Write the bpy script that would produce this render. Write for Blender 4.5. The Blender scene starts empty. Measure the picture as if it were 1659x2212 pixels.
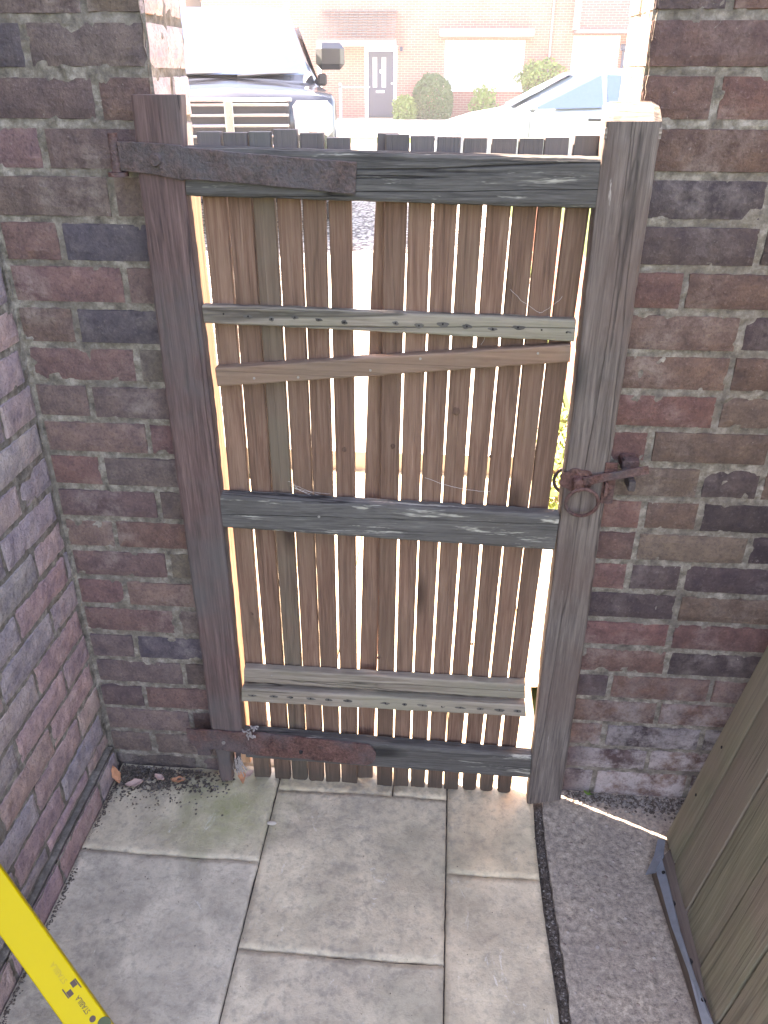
import bpy, math, random
from mathutils import Vector, Matrix, noise
random.seed(7)
S = bpy.context.scene
C = S.collection

# ------------------------------------------------------------------ camera
# camera pose solved from the vanishing points of the photograph (1659x2212 px units below)
CAM = Vector((0.0, -1.48, 1.61))
RW = ((0.997, 0.040, -0.068), (0.079, -0.480, 0.874), (0.002, -0.876, -0.482))
fw = Vector((155.5, -948.0, 1726.0)).normalized()
dn = Vector((-8.5, 3142.0, 1726.0)).normalized(); dn = (dn - dn.dot(fw) * fw).normalized()
up = -dn; rx = fw.cross(up)
ROWS = (rx, fw, up)                      # world axes in image axes (x right, y down, z forward)
cd = bpy.data.cameras.new('camera'); cam = bpy.data.objects.new('camera', cd); C.objects.link(cam)
cd.sensor_fit = 'VERTICAL'; cd.sensor_height = 24.0; cd.lens = 24.0 * 1726.0 / 2212.0
cd.clip_start = 0.02; cd.clip_end = 2000
M = Matrix(((ROWS[0].x, -ROWS[0].y, -ROWS[0].z), (ROWS[1].x, -ROWS[1].y, -ROWS[1].z), (ROWS[2].x, -ROWS[2].y, -ROWS[2].z))).to_4x4()
M.translation = CAM
cam.matrix_world = M
S.camera = cam

# ------------------------------------------------------------------ light
SUN_AZ, SUN_EL = 66.0, 50.0              # degrees left of the +Y axis, elevation
w = bpy.data.worlds.new('World'); S.world = w; w.use_nodes = True
nt = w.node_tree; nt.nodes.clear()
sky = nt.nodes.new('ShaderNodeTexSky'); sky.sky_type = 'NISHITA'; sky.sun_disc = False
sky.sun_elevation = math.radians(SUN_EL); sky.sun_rotation = math.radians(-SUN_AZ)
sky.air_density = 1.0; sky.dust_density = 2.0; sky.ozone_density = 1.0
bg = nt.nodes.new('ShaderNodeBackground'); bg.inputs[1].default_value = 0.15
wo = nt.nodes.new('ShaderNodeOutputWorld')
nt.links.new(sky.outputs[0], bg.inputs[0]); nt.links.new(bg.outputs[0], wo.inputs[0])
sd = bpy.data.lights.new('sun', 'SUN'); sd.energy = 5.0; sd.angle = math.radians(0.55); sd.color = (1.0, 0.93, 0.83)
sun = bpy.data.objects.new('sun', sd); C.objects.link(sun)
a, e = math.radians(SUN_AZ), math.radians(SUN_EL)
sv = Vector((-math.sin(a) * math.cos(e), math.cos(a) * math.cos(e), math.sin(e)))
sun.rotation_euler = sv.to_track_quat('Z', 'Y').to_euler()
S.view_settings.view_transform = 'Standard'; S.view_settings.look = 'None'
S.view_settings.use_white_balance = True; S.view_settings.white_balance_temperature = 7900; S.view_settings.white_balance_tint = 22
S.view_settings.gamma = 1.0; S.view_settings.exposure = 3.55
S.render.engine = 'CYCLES'
S.cycles.use_denoising = True
S.cycles.max_bounces = 8; S.cycles.diffuse_bounces = 5; S.cycles.volume_bounces = 1
S.cycles.use_adaptive_sampling = False
S.cycles.sample_clamp_indirect = 12

# ------------------------------------------------------------------ helpers
def ray(px, py):
    v = Vector((px - 829.5, py - 1106.0, 1726.0))
    return Vector((ROWS[0].dot(v), ROWS[1].dot(v), ROWS[2].dot(v)))
def PY(px, py, y=0.0):
    r = ray(px, py); return CAM + r * ((y - CAM.y) / r.y)
def PZ(px, py, z=0.0):
    r = ray(px, py); return CAM + r * ((z - CAM.z) / r.z)
def NZ(x, y, z, s=1.0):
    return noise.noise(Vector((x * s, y * s, z * s)))
def FB(x, y, z, s=1.0, o=4):
    return noise.fractal(Vector((x * s, y * s, z * s)), 0.9, 2.1, o)

class MB:
    def __init__(self): self.v = []; self.f = []; self.mi = []; self.col = []; self.smooth = False
    def add(self, vs, fs, mi=0, col=(1, 1, 1)):
        b = len(self.v)
        self.v += [tuple(p) for p in vs]
        for f in fs: self.f.append(tuple(i + b for i in f)); self.mi.append(mi); self.col.append(col)
    def box(self, a, b, mi=0, col=(1, 1, 1)):
        x0, y0, z0 = a; x1, y1, z1 = b
        self.add([(x0,y0,z0),(x1,y0,z0),(x1,y1,z0),(x0,y1,z0),(x0,y0,z1),(x1,y0,z1),(x1,y1,z1),(x0,y1,z1)],
                 [(0,3,2,1),(4,5,6,7),(0,1,5,4),(1,2,6,5),(2,3,7,6),(3,0,4,7)], mi, col)
    def bbox(self, a, b, r=0.01, mi=0, col=(1,1,1)):
        # box with chamfered edges
        x0,y0,z0 = a; x1,y1,z1 = b
        r = min(r, abs(x1-x0)*.45, abs(y1-y0)*.45, abs(z1-z0)*.45)
        vs = []; 
        for sx in (0,1):
            for sy in (0,1):
                for sz in (0,1):
                    X = (x0,x1)[sx]; Y=(y0,y1)[sy]; Z=(z0,z1)[sz]
                    ix = r if sx==0 else -r; iy = r if sy==0 else -r; iz = r if sz==0 else -r
                    vs += [(X,Y+iy,Z+iz),(X+ix,Y,Z+iz),(X+ix,Y+iy,Z)]
        import bmesh
        bm = bmesh.new()
        for p in vs: bm.verts.new(p)
        bmesh.ops.convex_hull(bm, input=bm.verts)
        bm.verts.ensure_lookup_table(); bm.verts.index_update()
        self.add([v.co for v in bm.verts], [tuple(q.index for q in f.verts) for f in bm.faces], mi, col)
        bm.free()
    def cyl(self, p0, p1, r0, r1=None, n=16, mi=0, caps=True, col=(1,1,1)):
        p0 = Vector(p0); p1 = Vector(p1); r1 = r0 if r1 is None else r1
        d = (p1 - p0).normalized(); a = d.orthogonal().normalized(); b = d.cross(a)
        vs = []
        for p, r in ((p0, r0), (p1, r1)):
            for i in range(n):
                t = 2 * math.pi * i / n; vs.append(p + (a * math.cos(t) + b * math.sin(t)) * r)
        fs = [(i, (i+1) % n, n + (i+1) % n, n + i) for i in range(n)]
        if caps: fs += [tuple(range(n))[::-1], tuple(range(n, 2*n))]
        self.add(vs, fs, mi, col)
    def tube(self, pts, r, n=8, mi=0, closed=False, jit=0.0, col=(1,1,1)):
        pts = [Vector(p) for p in pts]; m = len(pts); vs = []; fs = []
        up0 = Vector((0.123, 0.4, 1)).normalized()
        for k, p in enumerate(pts):
            q0 = pts[(k-1) % m] if (closed or k > 0) else p; q1 = pts[(k+1) % m] if (closed or k < m-1) else p
            d = (q1 - q0).normalized(); a = up0.cross(d)
            if a.length < 1e-3: a = d.orthogonal()
            a.normalize(); b = d.cross(a)
            rr = r[k] if isinstance(r, (list, tuple)) else r
            for i in range(n):
                t = 2*math.pi*i/n; j = 1 + jit * random.uniform(-1, 1)
                vs.append(p + (a*math.cos(t) + b*math.sin(t)) * rr * j)
        for k in range(m if closed else m-1):
            for i in range(n):
                k2 = (k+1) % m
                fs.append((k*n+i, k*n+(i+1) % n, k2*n+(i+1) % n, k2*n+i))
        if not closed: fs += [tuple(range(n))[::-1], tuple(range((m-1)*n, m*n))]
        self.add(vs, fs, mi, col)
    def grid(self, fn, nu, nv, mi=0, col=(1,1,1), flip=False):
        vs = [fn(i/nu, j/nv) for j in range(nv+1) for i in range(nu+1)]
        fs = []
        for j in range(nv):
            for i in range(nu):
                q = (j*(nu+1)+i, j*(nu+1)+i+1, (j+1)*(nu+1)+i+1, (j+1)*(nu+1)+i)
                fs.append(q[::-1] if flip else q)
        self.add(vs, fs, mi, col)
    def build(self, name, mats, parent=None, smooth=False, angle=None):
        if not isinstance(mats, (list, tuple)): mats = [mats]
        off = Vector((0, 0, 0))
        q = parent
        while q is not None:
            if q.get('_local'): off = Vector((0, 0, 0)); break
            off = off + q.location; q = q.parent
        me = bpy.data.meshes.new(name)
        me.from_pydata([(p[0]-off.x, p[1]-off.y, p[2]-off.z) for p in self.v], [], self.f)
        for m in mats: me.materials.append(m)
        me.polygons.foreach_set('material_index', self.mi)
        if smooth: me.polygons.foreach_set('use_smooth', [True]*len(self.f))
        ca = me.color_attributes.new('Col', 'FLOAT_COLOR', 'CORNER')
        data = []
        for f, c in zip(self.f, self.col): data += [c[0], c[1], c[2], 1.0] * len(f)
        ca.data.foreach_set('color', data)
        me.validate(); me.update()
        if smooth and angle: 
            try: me.set_sharp_from_angle(angle=math.radians(angle))
            except Exception: pass
        o = bpy.data.objects.new(name, me); C.objects.link(o)
        if parent is not None: o.parent = parent
        return o

def tag(o, label=None, cat=None, group=None, kind=None):
    if label: o['label'] = label
    if cat: o['category'] = cat
    if group: o['group'] = group
    if kind: o['kind'] = kind
    return o
def thing(name, loc, label, cat, group=None, rz=0.0, local=False):
    o = bpy.data.objects.new(name, None); C.objects.link(o); o.location = loc
    o.empty_display_size = 0.05
    o.rotation_euler = (0, 0, rz)
    if local: o['_local'] = 1
    return tag(o, label, cat, group)
def struct(o): o['kind'] = 'structure'; return o

# ------------------------------------------------------------------ materials
class NB:
    def __init__(self, name):
        self.m = bpy.data.materials.new(name); self.m.use_nodes = True
        self.t = self.m.node_tree; self.n = self.t.nodes; self.l = self.t.links
        self.p = self.n['Principled BSDF']; self.x = self.n['Material Output']
        self.tc = self.n.new('ShaderNodeTexCoord'); self.oi = None
        self.co = self.tc.outputs['Object']
    def rand_co(self):
        oi = self.n.new('ShaderNodeObjectInfo'); a = self.n.new('ShaderNodeVectorMath'); a.operation = 'MULTIPLY_ADD'
        cb = self.n.new('ShaderNodeCombineXYZ')
        for k in range(3): self.l.new(oi.outputs['Random'], cb.inputs[k])
        self.l.new(cb.outputs[0], a.inputs[0]); a.inputs[1].default_value = (13.1, 7.7, 5.3)
        self.l.new(self.co, a.inputs[2]); self.co = a.outputs[0]; self.oi = oi
    def noise(self, scale, detail=5, rough=0.6, vec=(1,1,1), dist=0.0, off=(0,0,0)):
        mp = self.n.new('ShaderNodeMapping'); mp.inputs['Scale'].default_value = vec; mp.inputs['Location'].default_value = off
        self.l.new(self.co, mp.inputs[0])
        t = self.n.new('ShaderNodeTexNoise'); t.inputs['Scale'].default_value = scale; t.inputs['Detail'].default_value = detail
        t.inputs['Roughness'].default_value = rough; t.inputs['Distortion'].default_value = dist
        self.l.new(mp.outputs[0], t.inputs['Vector']); return t.outputs['Fac']
    def vor(self, scale, vec=(1,1,1), feat='F1', out='Distance'):
        mp = self.n.new('ShaderNodeMapping'); mp.inputs['Scale'].default_value = vec
        self.l.new(self.co, mp.inputs[0])
        t = self.n.new('ShaderNodeTexVoronoi'); t.feature = feat; t.inputs['Scale'].default_value = scale
        self.l.new(mp.outputs[0], t.inputs['Vector']); return t.outputs[out]
    def ramp(self, fac, stops):
        r = self.n.new('ShaderNodeValToRGB'); e = r.color_ramp.elements
        while len(e) < len(stops): e.new(0.5)
        for k, (p, c) in enumerate(stops):
            e[k].position = p; e[k].color = (c[0], c[1], c[2], 1) if isinstance(c, (tuple, list)) else (c, c, c, 1)
        self.l.new(fac, r.inputs[0]); return r.outputs[0]
    def mix(self, fac, a, b, mode='MIX'):
        m = self.n.new('ShaderNodeMix'); m.data_type = 'RGBA'; m.blend_type = mode
        for i, v in ((0, fac), (6, a), (7, b)):
            if hasattr(v, 'links'): self.l.new(v, m.inputs[i])
            elif i == 0: m.inputs[0].default_value = v
            else: m.inputs[i].default_value = (v[0], v[1], v[2], 1)
        return m.outputs[2]
    def math(self, op, a, b=None):
        m = self.n.new('ShaderNodeMath'); m.operation = op
        for i, v in ((0, a), (1, b)):
            if v is None: continue
            if hasattr(v, 'links'): self.l.new(v, m.inputs[i])
            else: m.inputs[i].default_value = v
        return m.outputs[0]
    def attr(self, name='Col'):
        a = self.n.new('ShaderNodeAttribute'); a.attribute_name = name; return a.outputs['Color']
    def bump(self, h, strength=0.5, dist=0.002):
        b = self.n.new('ShaderNodeBump'); b.inputs['Strength'].default_value = strength; b.inputs['Distance'].default_value = dist
        self.l.new(h, b.inputs['Height']); self.l.new(b.outputs[0], self.p.inputs['Normal'])
    def out(self, col, rough=0.85, spec=0.3, metal=0.0):
        if hasattr(col, 'links'): self.l.new(col, self.p.inputs['Base Color'])
        else: self.p.inputs['Base Color'].default_value = (*col, 1)
        if hasattr(rough, 'links'): self.l.new(rough, self.p.inputs['Roughness'])
        else: self.p.inputs['Roughness'].default_value = rough
        self.p.inputs['Specular IOR Level'].default_value = spec
        self.p.inputs['Metallic'].default_value = metal
        return self.m

def m_plain(name, col, rough=0.6, metal=0.0, spec=0.4, var=0.12, scale=30):
    b = NB(name); n = b.noise(scale, 4)
    c = b.mix(n, [x*(1-var) for x in col], [min(1, x*(1+var)) for x in col])
    return b.out(c, rough, spec, metal)

def m_brick():
    b = NB('weathered_brick')
    base = b.attr()
    n1 = b.noise(28, 6, 0.65); n2 = b.noise(6, 4, 0.6); n3 = b.noise(160, 3, 0.7)
    c = b.mix(b.ramp(n1, [(0.3, 0.0), (0.72, 1.0)]), b.mix(1.0, base, (0.62, 0.60, 0.68), 'MULTIPLY'), b.mix(1.0, base, (1.30, 1.22, 1.15), 'MULTIPLY'))
    # dusty lime bloom and smeared mortar
    bl = b.math('MULTIPLY', b.ramp(n2, [(0.50, 0.0), (0.68, 1.0)]), b.ramp(n1, [(0.40, 0.0), (0.70, 0.55)]))
    c = b.mix(bl, c, (0.33, 0.29, 0.27))
    sp = b.n.new('ShaderNodeSeparateXYZ'); b.l.new(b.co, sp.inputs[0])
    low = b.math('MULTIPLY', b.ramp(sp.outputs[0], [(0.34, 0.0), (0.42, 1.0)]), b.ramp(sp.outputs[2], [(0.08, 1.0), (0.42, 0.0)]))
    c = b.mix(b.math('MULTIPLY', low, b.ramp(b.noise(11, 6, 0.7, off=(1, 5, 2)), [(0.42, 0.0), (0.56, 0.85)])), c, (0.40, 0.355, 0.345))
    fl = b.ramp(b.noise(75, 5, 0.75, off=(3, 1, 2)), [(0.66, 0.0), (0.74, 0.8)])
    c = b.mix(fl, c, (0.42, 0.38, 0.34))
    c = b.mix(b.ramp(n3, [(0.34, 0.35), (0.48, 0.0)]), c, (0.035, 0.027, 0.028))
    c = b.mix(b.ramp(n3, [(0.58, 0.0), (0.74, 0.22)]), c, (0.36, 0.30, 0.27))
    b.bump(b.math('ADD', b.math('MULTIPLY', n1, 0.8), n3), 0.95, 0.0035)
    return b.out(c, 0.9, 0.25)
def m_mortar():
    b = NB('lime_mortar')
    n1 = b.noise(40, 6, 0.7); n2 = b.noise(5, 3)
    c = b.ramp(n1, [(0.30, (0.075, 0.064, 0.054)), (0.50, (0.195, 0.170, 0.140)), (0.72, (0.42, 0.375, 0.32))])
    c = b.mix(b.ramp(n2, [(0.45, 0.0), (0.68, 0.55)]), c, (0.14, 0.120, 0.105))
    b.bump(b.noise(120, 5, 0.75), 0.9, 0.004)
    return b.out(c, 0.95, 0.15)
def m_wood(name, dark, mid, light, axis='z', flecks=None, cracks=0.6, tint=None, tfac=0.5, knots=True, grain=1.0, fleckpos=0.62, top=False, lean=False):
    b = NB(name)
    if lean:
        s0 = b.n.new('ShaderNodeSeparateXYZ'); b.l.new(b.co, s0.inputs[0]); c0_ = b.n.new('ShaderNodeCombineXYZ')
        b.l.new(b.math('SUBTRACT', s0.outputs[0], b.math('MULTIPLY', s0.outputs[2], 0.246)), c0_.inputs[0]); b.l.new(b.math('SUBTRACT', s0.outputs[1], b.math('MULTIPLY', s0.outputs[2], 0.10)), c0_.inputs[1]); b.l.new(s0.outputs[2], c0_.inputs[2]); b.co = c0_.outputs[0]
    b.rand_co()
    st = {'z': (1, 1, 0.045), 'x': (0.045, 1, 1), 'y': (1, 0.045, 1)}[axis]
    g1 = b.noise(70*grain, 4, 0.6, st, 0.6); g2 = b.noise(230*grain, 3, 0.6, st); big = b.noise(4, 4, 0.6)
    f = b.math('ADD', b.math('MULTIPLY', g1, 0.65), b.math('MULTIPLY', g2, 0.35))
    c = b.ramp(f, [(0.33, dark), (0.5, mid), (0.68, light)])
    if tint: c = b.mix(b.ramp(big, [(0.42, 0.0), (0.64, tfac)]), c, tint)
    if flecks:
        fl = b.noise(46, 5, 0.75, {'z': (1,1,0.09), 'x': (0.09,1,1), 'y': (1,0.09,1)}[axis], 0.3, (5, 2, 1))
        patch = b.ramp(b.noise(5, 3, off=(2, 7, 3)), [(0.40, 0.25), (0.60, 1.0)])
        c = b.mix(b.math('MULTIPLY', b.ramp(fl, [(fleckpos, 0.0), (fleckpos+0.06, 0.9)]), patch), c, flecks)
    cr = b.noise(16, 3, 0.5, {'z': (1,1,0.03), 'x': (0.03,1,1), 'y': (1,0.03,1)}[axis], 0.4, (9, 4, 6))
    crm = b.ramp(b.math('ABSOLUTE', b.math('SUBTRACT', cr, 0.5)), [(0.0, cracks), (0.012, 0.0)])
    c = b.mix(crm, c, (0.012, 0.010, 0.010))
    if knots:
        k = b.vor(7, {'z': (1.0, 0.3, 0.33), 'x': (0.33, 0.3, 1.0), 'y': (1, 0.33, 1)}[axis])
        km = b.ramp(k, [(0.06, 0.85), (0.13, 0.35), (0.17, 0.0)])
        c = b.mix(km, c, [x*0.45 for x in dark])
    b.bump(b.math('SUBTRACT', f, b.math('MULTIPLY', crm, 0.8)), 0.75, 0.003)
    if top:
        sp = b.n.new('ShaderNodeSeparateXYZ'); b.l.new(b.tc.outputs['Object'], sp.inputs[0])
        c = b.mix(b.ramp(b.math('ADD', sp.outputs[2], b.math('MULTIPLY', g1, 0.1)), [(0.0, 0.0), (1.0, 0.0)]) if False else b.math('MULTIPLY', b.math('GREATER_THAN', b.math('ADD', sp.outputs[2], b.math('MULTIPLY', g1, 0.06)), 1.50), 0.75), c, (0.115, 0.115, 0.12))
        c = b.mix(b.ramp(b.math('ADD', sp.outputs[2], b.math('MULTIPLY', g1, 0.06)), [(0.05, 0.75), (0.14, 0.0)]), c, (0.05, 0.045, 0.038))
    if b.oi:
        hv = b.n.new('ShaderNodeHueSaturation'); b.l.new(c, hv.inputs['Color'])
        b.l.new(b.math('ADD', b.math('MULTIPLY', b.oi.outputs['Random'], 0.30), 0.84), hv.inputs['Value']); c = hv.outputs[0]
    return b.out(c, 0.82, 0.3)
def m_rust(name='rusted_iron', dark=(0.045, 0.032, 0.030), mid=(0.095, 0.065, 0.058), light=(0.20, 0.125, 0.105)):
    b = NB(name); b.rand_co()
    n = b.noise(34, 6, 0.7); n2 = b.noise(9, 4); n3 = b.noise(150, 3)
    c = b.ramp(b.math('ADD', b.math('MULTIPLY', n, 0.6), b.math('MULTIPLY', n3, 0.4)), [(0.36, dark), (0.5, mid), (0.7, light)])
    c = b.mix(b.ramp(n2, [(0.45, 0.0), (0.62, 0.6)]), c, (0.10, 0.095, 0.10))
    b.bump(b.math('ADD', n, n3), 1.0, 0.005)
    return b.out(c, 0.8, 0.35, 0.15)
def m_paving():
    b = NB('riven_sandstone')
    base = b.attr()
    n1 = b.noise(9, 7, 0.62, dist=0.4); n2 = b.noise(55, 6, 0.7); n3 = b.noise(2.6, 4, 0.5, off=(1, 3, 0)); n4 = b.noise(190, 3, 0.7)
    c = b.mix(b.ramp(n1, [(0.32, 0.0), (0.68, 1.0)]), (0.39, 0.33, 0.245), (0.66, 0.56, 0.41))
    c = b.mix(1.0, c, base, 'MULTIPLY')
    c = b.mix(b.ramp(n2, [(0.30, 0.6), (0.52, 0.0)]), c, (0.23, 0.205, 0.165))
    pt = b.noise(4.5, 6, 0.7, off=(4, 4, 1)); c = b.mix(b.math('MULTIPLY', b.ramp(pt, [(0.46, 0.0), (0.60, 0.6)]), b.ramp(n2, [(0.35, 1.0), (0.62, 0.2)])), c, (0.27, 0.24, 0.195))
    sc = b.noise(13, 5, 0.75, (1, 0.5, 1), 1.2, (8, 1, 1)); c = b.mix(b.ramp(sc, [(0.635, 0.0), (0.70, 0.7)]), c, (0.70, 0.66, 0.58))
    c = b.mix(b.ramp(n4, [(0.60, 0.0), (0.74, 0.35)]), c, (0.60, 0.57, 0.52))
    # green algae near the gate's left foot
    sp = b.n.new('ShaderNodeSeparateXYZ'); b.l.new(b.co, sp.inputs[0])
    dx = b.math('MULTIPLY', b.math('ADD', sp.outputs[0], 0.50), 3.2); dy = b.math('MULTIPLY', b.math('ADD', sp.outputs[1], 0.12), 3.6)
    d = b.math('SQRT', b.math('ADD', b.math('MULTIPLY', dx, dx), b.math('MULTIPLY', dy, dy)))
    al = b.math('MULTIPLY', b.ramp(b.math('ADD', d, b.math('MULTIPLY', n1, 0.8)), [(0.35, 0.9), (1.15, 0.0)]), b.ramp(n2, [(0.3, 0.4), (0.6, 1.0)]))
    c = b.mix(al, c, (0.22, 0.24, 0.09))
    al2 = b.ramp(n3, [(0.52, 0.0), (0.68, 0.5)])
    c = b.mix(al2, c, (0.24, 0.235, 0.17))
    b.bump(b.math('ADD', b.math('MULTIPLY', n1, 1.4), b.math('ADD', n2, b.math('MULTIPLY', n4, 0.4))), 0.7, 0.004)
    return b.out(c, 0.85, 0.3)
def m_concrete():
    b = NB('exposed_aggregate_concrete')
    n1 = b.noise(6, 6, 0.65); n2 = b.noise(70, 7, 0.8); n3 = b.noise(24, 5, 0.7)
    v = b.vor(70, out='Color'); vd = b.vor(70)
    g = b.n.new('ShaderNodeSeparateColor'); b.l.new(v, g.inputs[0])
    c = b.ramp(n2, [(0.34, (0.13, 0.110, 0.090)), (0.46, (0.32, 0.270, 0.215)), (0.62, (0.58, 0.495, 0.39))])
    c = b.mix(b.ramp(n3, [(0.35, 0.5), (0.6, 0.0)]), c, (0.20, 0.175, 0.16))
    stone = b.math('MULTIPLY', b.ramp(g.outputs[1], [(0.80, 0.0), (0.84, 1.0)]), b.ramp(vd, [(0.22, 1.0), (0.34, 0.0)]))
    c = b.mix(b.math('MULTIPLY', stone, 0.8), c, b.ramp(g.outputs[0], [(0.0, (0.30, 0.22, 0.18)), (1.0, (0.55, 0.50, 0.45))]))
    c = b.mix(b.ramp(n1, [(0.42, 0.0), (0.66, 0.4)]), c, (0.17, 0.145, 0.135))
    b.bump(b.math('ADD', n2, b.math('MULTIPLY', stone, 0.5)), 0.9, 0.005)
    return b.out(c, 0.92, 0.2)
def m_dirt(name='dark_soil', a=(0.045, 0.036, 0.030), c2=(0.19, 0.155, 0.13)):
    b = NB(name); n = b.noise(90, 6, 0.75)
    b.bump(n, 1.0, 0.006)
    return b.out(b.ramp(n, [(0.35, a), (0.7, c2)]), 0.95, 0.1)
def m_gravel():
    b = NB('gravel')
    v = b.vor(26, out='Color'); g = b.n.new('ShaderNodeSeparateColor'); b.l.new(v, g.inputs[0]); d = b.vor(26)
    c = b.ramp(g.outputs[0], [(0.0, (0.22, 0.19, 0.16)), (0.5, (0.45, 0.40, 0.34)), (1.0, (0.68, 0.63, 0.55))])
    c = b.mix(b.ramp(d, [(0.35, 0.0), (0.75, 0.9)]), c, (0.08, 0.07, 0.06))
    b.bump(b.math('MULTIPLY', d, -1.0), 1.0, 0.03)
    return b.out(c, 0.9, 0.2)
def m_far_brick(name, c1, c2, mo, scale=1.0):
    b = NB(name)
    sp = b.n.new('ShaderNodeSeparateXYZ'); b.l.new(b.co, sp.inputs[0])
    cb = b.n.new('ShaderNodeCombineXYZ'); b.l.new(b.math('ADD', sp.outputs[0], sp.outputs[1]), cb.inputs[0]); b.l.new(sp.outputs[2], cb.inputs[1])
    t = b.n.new('ShaderNodeTexBrick'); b.l.new(cb.outputs[0], t.inputs['Vector'])
    t.inputs['Scale'].default_value = 1.0; t.inputs['Brick Width'].default_value = 0.225*scale; t.inputs['Row Height'].default_value = 0.075*scale
    t.inputs['Mortar Size'].default_value = 0.006*scale; t.inputs['Color1'].default_value = (*c1, 1); t.inputs['Color2'].default_value = (*c2, 1); t.inputs['Mortar'].default_value = (*mo, 1)
    t.inputs['Bias'].default_value = -0.1
    c = b.mix(b.ramp(b.noise(1.2, 4), [(0.3, 0.0), (0.7, 0.4)]), t.outputs['Color'], [x*0.6 for x in c1])
    b.bump(b.math('MULTIPLY', t.outputs['Fac'], -1.0), 0.6, 0.01)
    return b.out(c, 0.9, 0.2)

M_BRICK = m_brick(); M_MORT = m_mortar()
M_STILE = m_wood('stained_stile_wood', (0.050, 0.034, 0.032), (0.110, 0.068, 0.062), (0.175, 0.115, 0.102), 'z', (0.30, 0.27, 0.25), 0.6, (0.095, 0.088, 0.085), 0.7, fleckpos=0.69, grain=1.4)
M_STILR = m_wood('grey_brown_stile_wood', (0.055, 0.045, 0.040), (0.125, 0.102, 0.090), (0.20, 0.168, 0.148), 'z', (0.44, 0.40, 0.36), 0.6, (0.115, 0.075, 0.062), 0.6, fleckpos=0.655, grain=1.5)
M_RAIL = m_wood('weathered_grey_rail_wood', (0.038, 0.035, 0.033), (0.090, 0.084, 0.078), (0.155, 0.145, 0.132), 'x', (0.42, 0.40, 0.34), 1.0, (0.075, 0.067, 0.060), 0.6, fleckpos=0.60, grain=2.2)
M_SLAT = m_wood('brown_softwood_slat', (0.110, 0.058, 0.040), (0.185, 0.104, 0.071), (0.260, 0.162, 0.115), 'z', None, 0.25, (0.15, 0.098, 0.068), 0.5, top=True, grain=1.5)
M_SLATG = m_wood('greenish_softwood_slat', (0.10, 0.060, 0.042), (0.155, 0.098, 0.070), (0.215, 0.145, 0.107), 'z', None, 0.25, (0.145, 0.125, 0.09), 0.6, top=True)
M_BATG = m_wood('green_tinged_batten_wood', (0.15, 0.120, 0.092), (0.25, 0.208, 0.165), (0.35, 0.295, 0.24), 'x', None, 0.7, (0.205, 0.205, 0.14), 0.45, grain=1.1)
M_BATB = m_wood('brown_batten_wood', (0.15, 0.085, 0.055), (0.25, 0.155, 0.105), (0.34, 0.22, 0.155), 'x', None, 0.3, (0.20, 0.15, 0.11), 0.5, grain=0.7)
M_PANEL = m_wood('green_brown_treated_boards', (0.115, 0.102, 0.066), (0.195, 0.178, 0.115), (0.275, 0.245, 0.17), 'z', None, 0.3, (0.215, 0.165, 0.125), 0.8, grain=0.9, lean=True, knots=False)
M_JAMB = m_wood('pale_tan_timber', (0.36, 0.22, 0.12), (0.50, 0.33, 0.20), (0.62, 0.44, 0.28), 'z', None, 0.3, (0.45, 0.25, 0.16), 0.5)
M_ENDG = m_wood('bleached_end_grain', (0.03, 0.025, 0.02), (0.17, 0.14, 0.115), (0.34, 0.29, 0.24), 'x', None, 0.9, None, grain=1.6, knots=False)
M_RUST = m_rust(); M_RUSTR = m_rust('red_rusted_iron', (0.05, 0.024, 0.022), (0.12, 0.058, 0.048), (0.22, 0.12, 0.10))
M_NAIL = m_plain('nail_steel', (0.30, 0.28, 0.26), 0.5, 0.6)
M_STAIN = m_dirt('black_nail_stain', (0.015, 0.013, 0.014), (0.05, 0.045, 0.045))
M_STAINW = m_wood('blackened_wood', (0.05, 0.045, 0.04), (0.10, 0.09, 0.08), (0.16, 0.145, 0.125), 'x', None, 0.3, None, knots=False)
M_KNOT = m_wood('dark_knot_wood', (0.06, 0.033, 0.024), (0.11, 0.062, 0.044), (0.15, 0.088, 0.062), 'z', None, 0.2, None, knots=False)
M_PAVE = m_paving(); M_CONC = m_concrete(); M_DIRT = m_dirt(); M_GRAV = m_gravel()
M_RUBB = m_dirt('lime_rubble', (0.06, 0.055, 0.05), (0.42, 0.38, 0.34))
M_GALV = m_plain('dull_galvanised_steel', (0.25, 0.28, 0.32), 0.45, 0.5, 0.5, 0.25, 60)
M_YEL = m_plain('yellow_enamel', (0.56, 0.405, 0.0), 0.5, 0, 0.2, 0.04, 12)
M_INK = m_plain('dark_print_ink', (0.07, 0.035, 0.02), 0.5); M_INKF = m_plain('worn_print_ink', (0.42, 0.29, 0.01), 0.5)
M_LGW = m_plain('weed_leaf', (0.12, 0.20, 0.04), .7, 0, .3, .3, 60)
M_CAP = m_plain('black_plastic', (0.03, 0.03, 0.03), 0.5)
M_VIAL = m_plain('green_vial_fluid', (0.06, 0.075, 0.03), 0.5, 0, 0.3)
M_LEAF = m_plain('dead_orange_leaf', (0.42, 0.20, 0.11), 0.8, 0, 0.2, 0.35, 60)
M_LEAF2 = m_plain('dead_pale_leaf', (0.40, 0.28, 0.24), 0.8, 0, 0.2, 0.3, 60)

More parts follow.
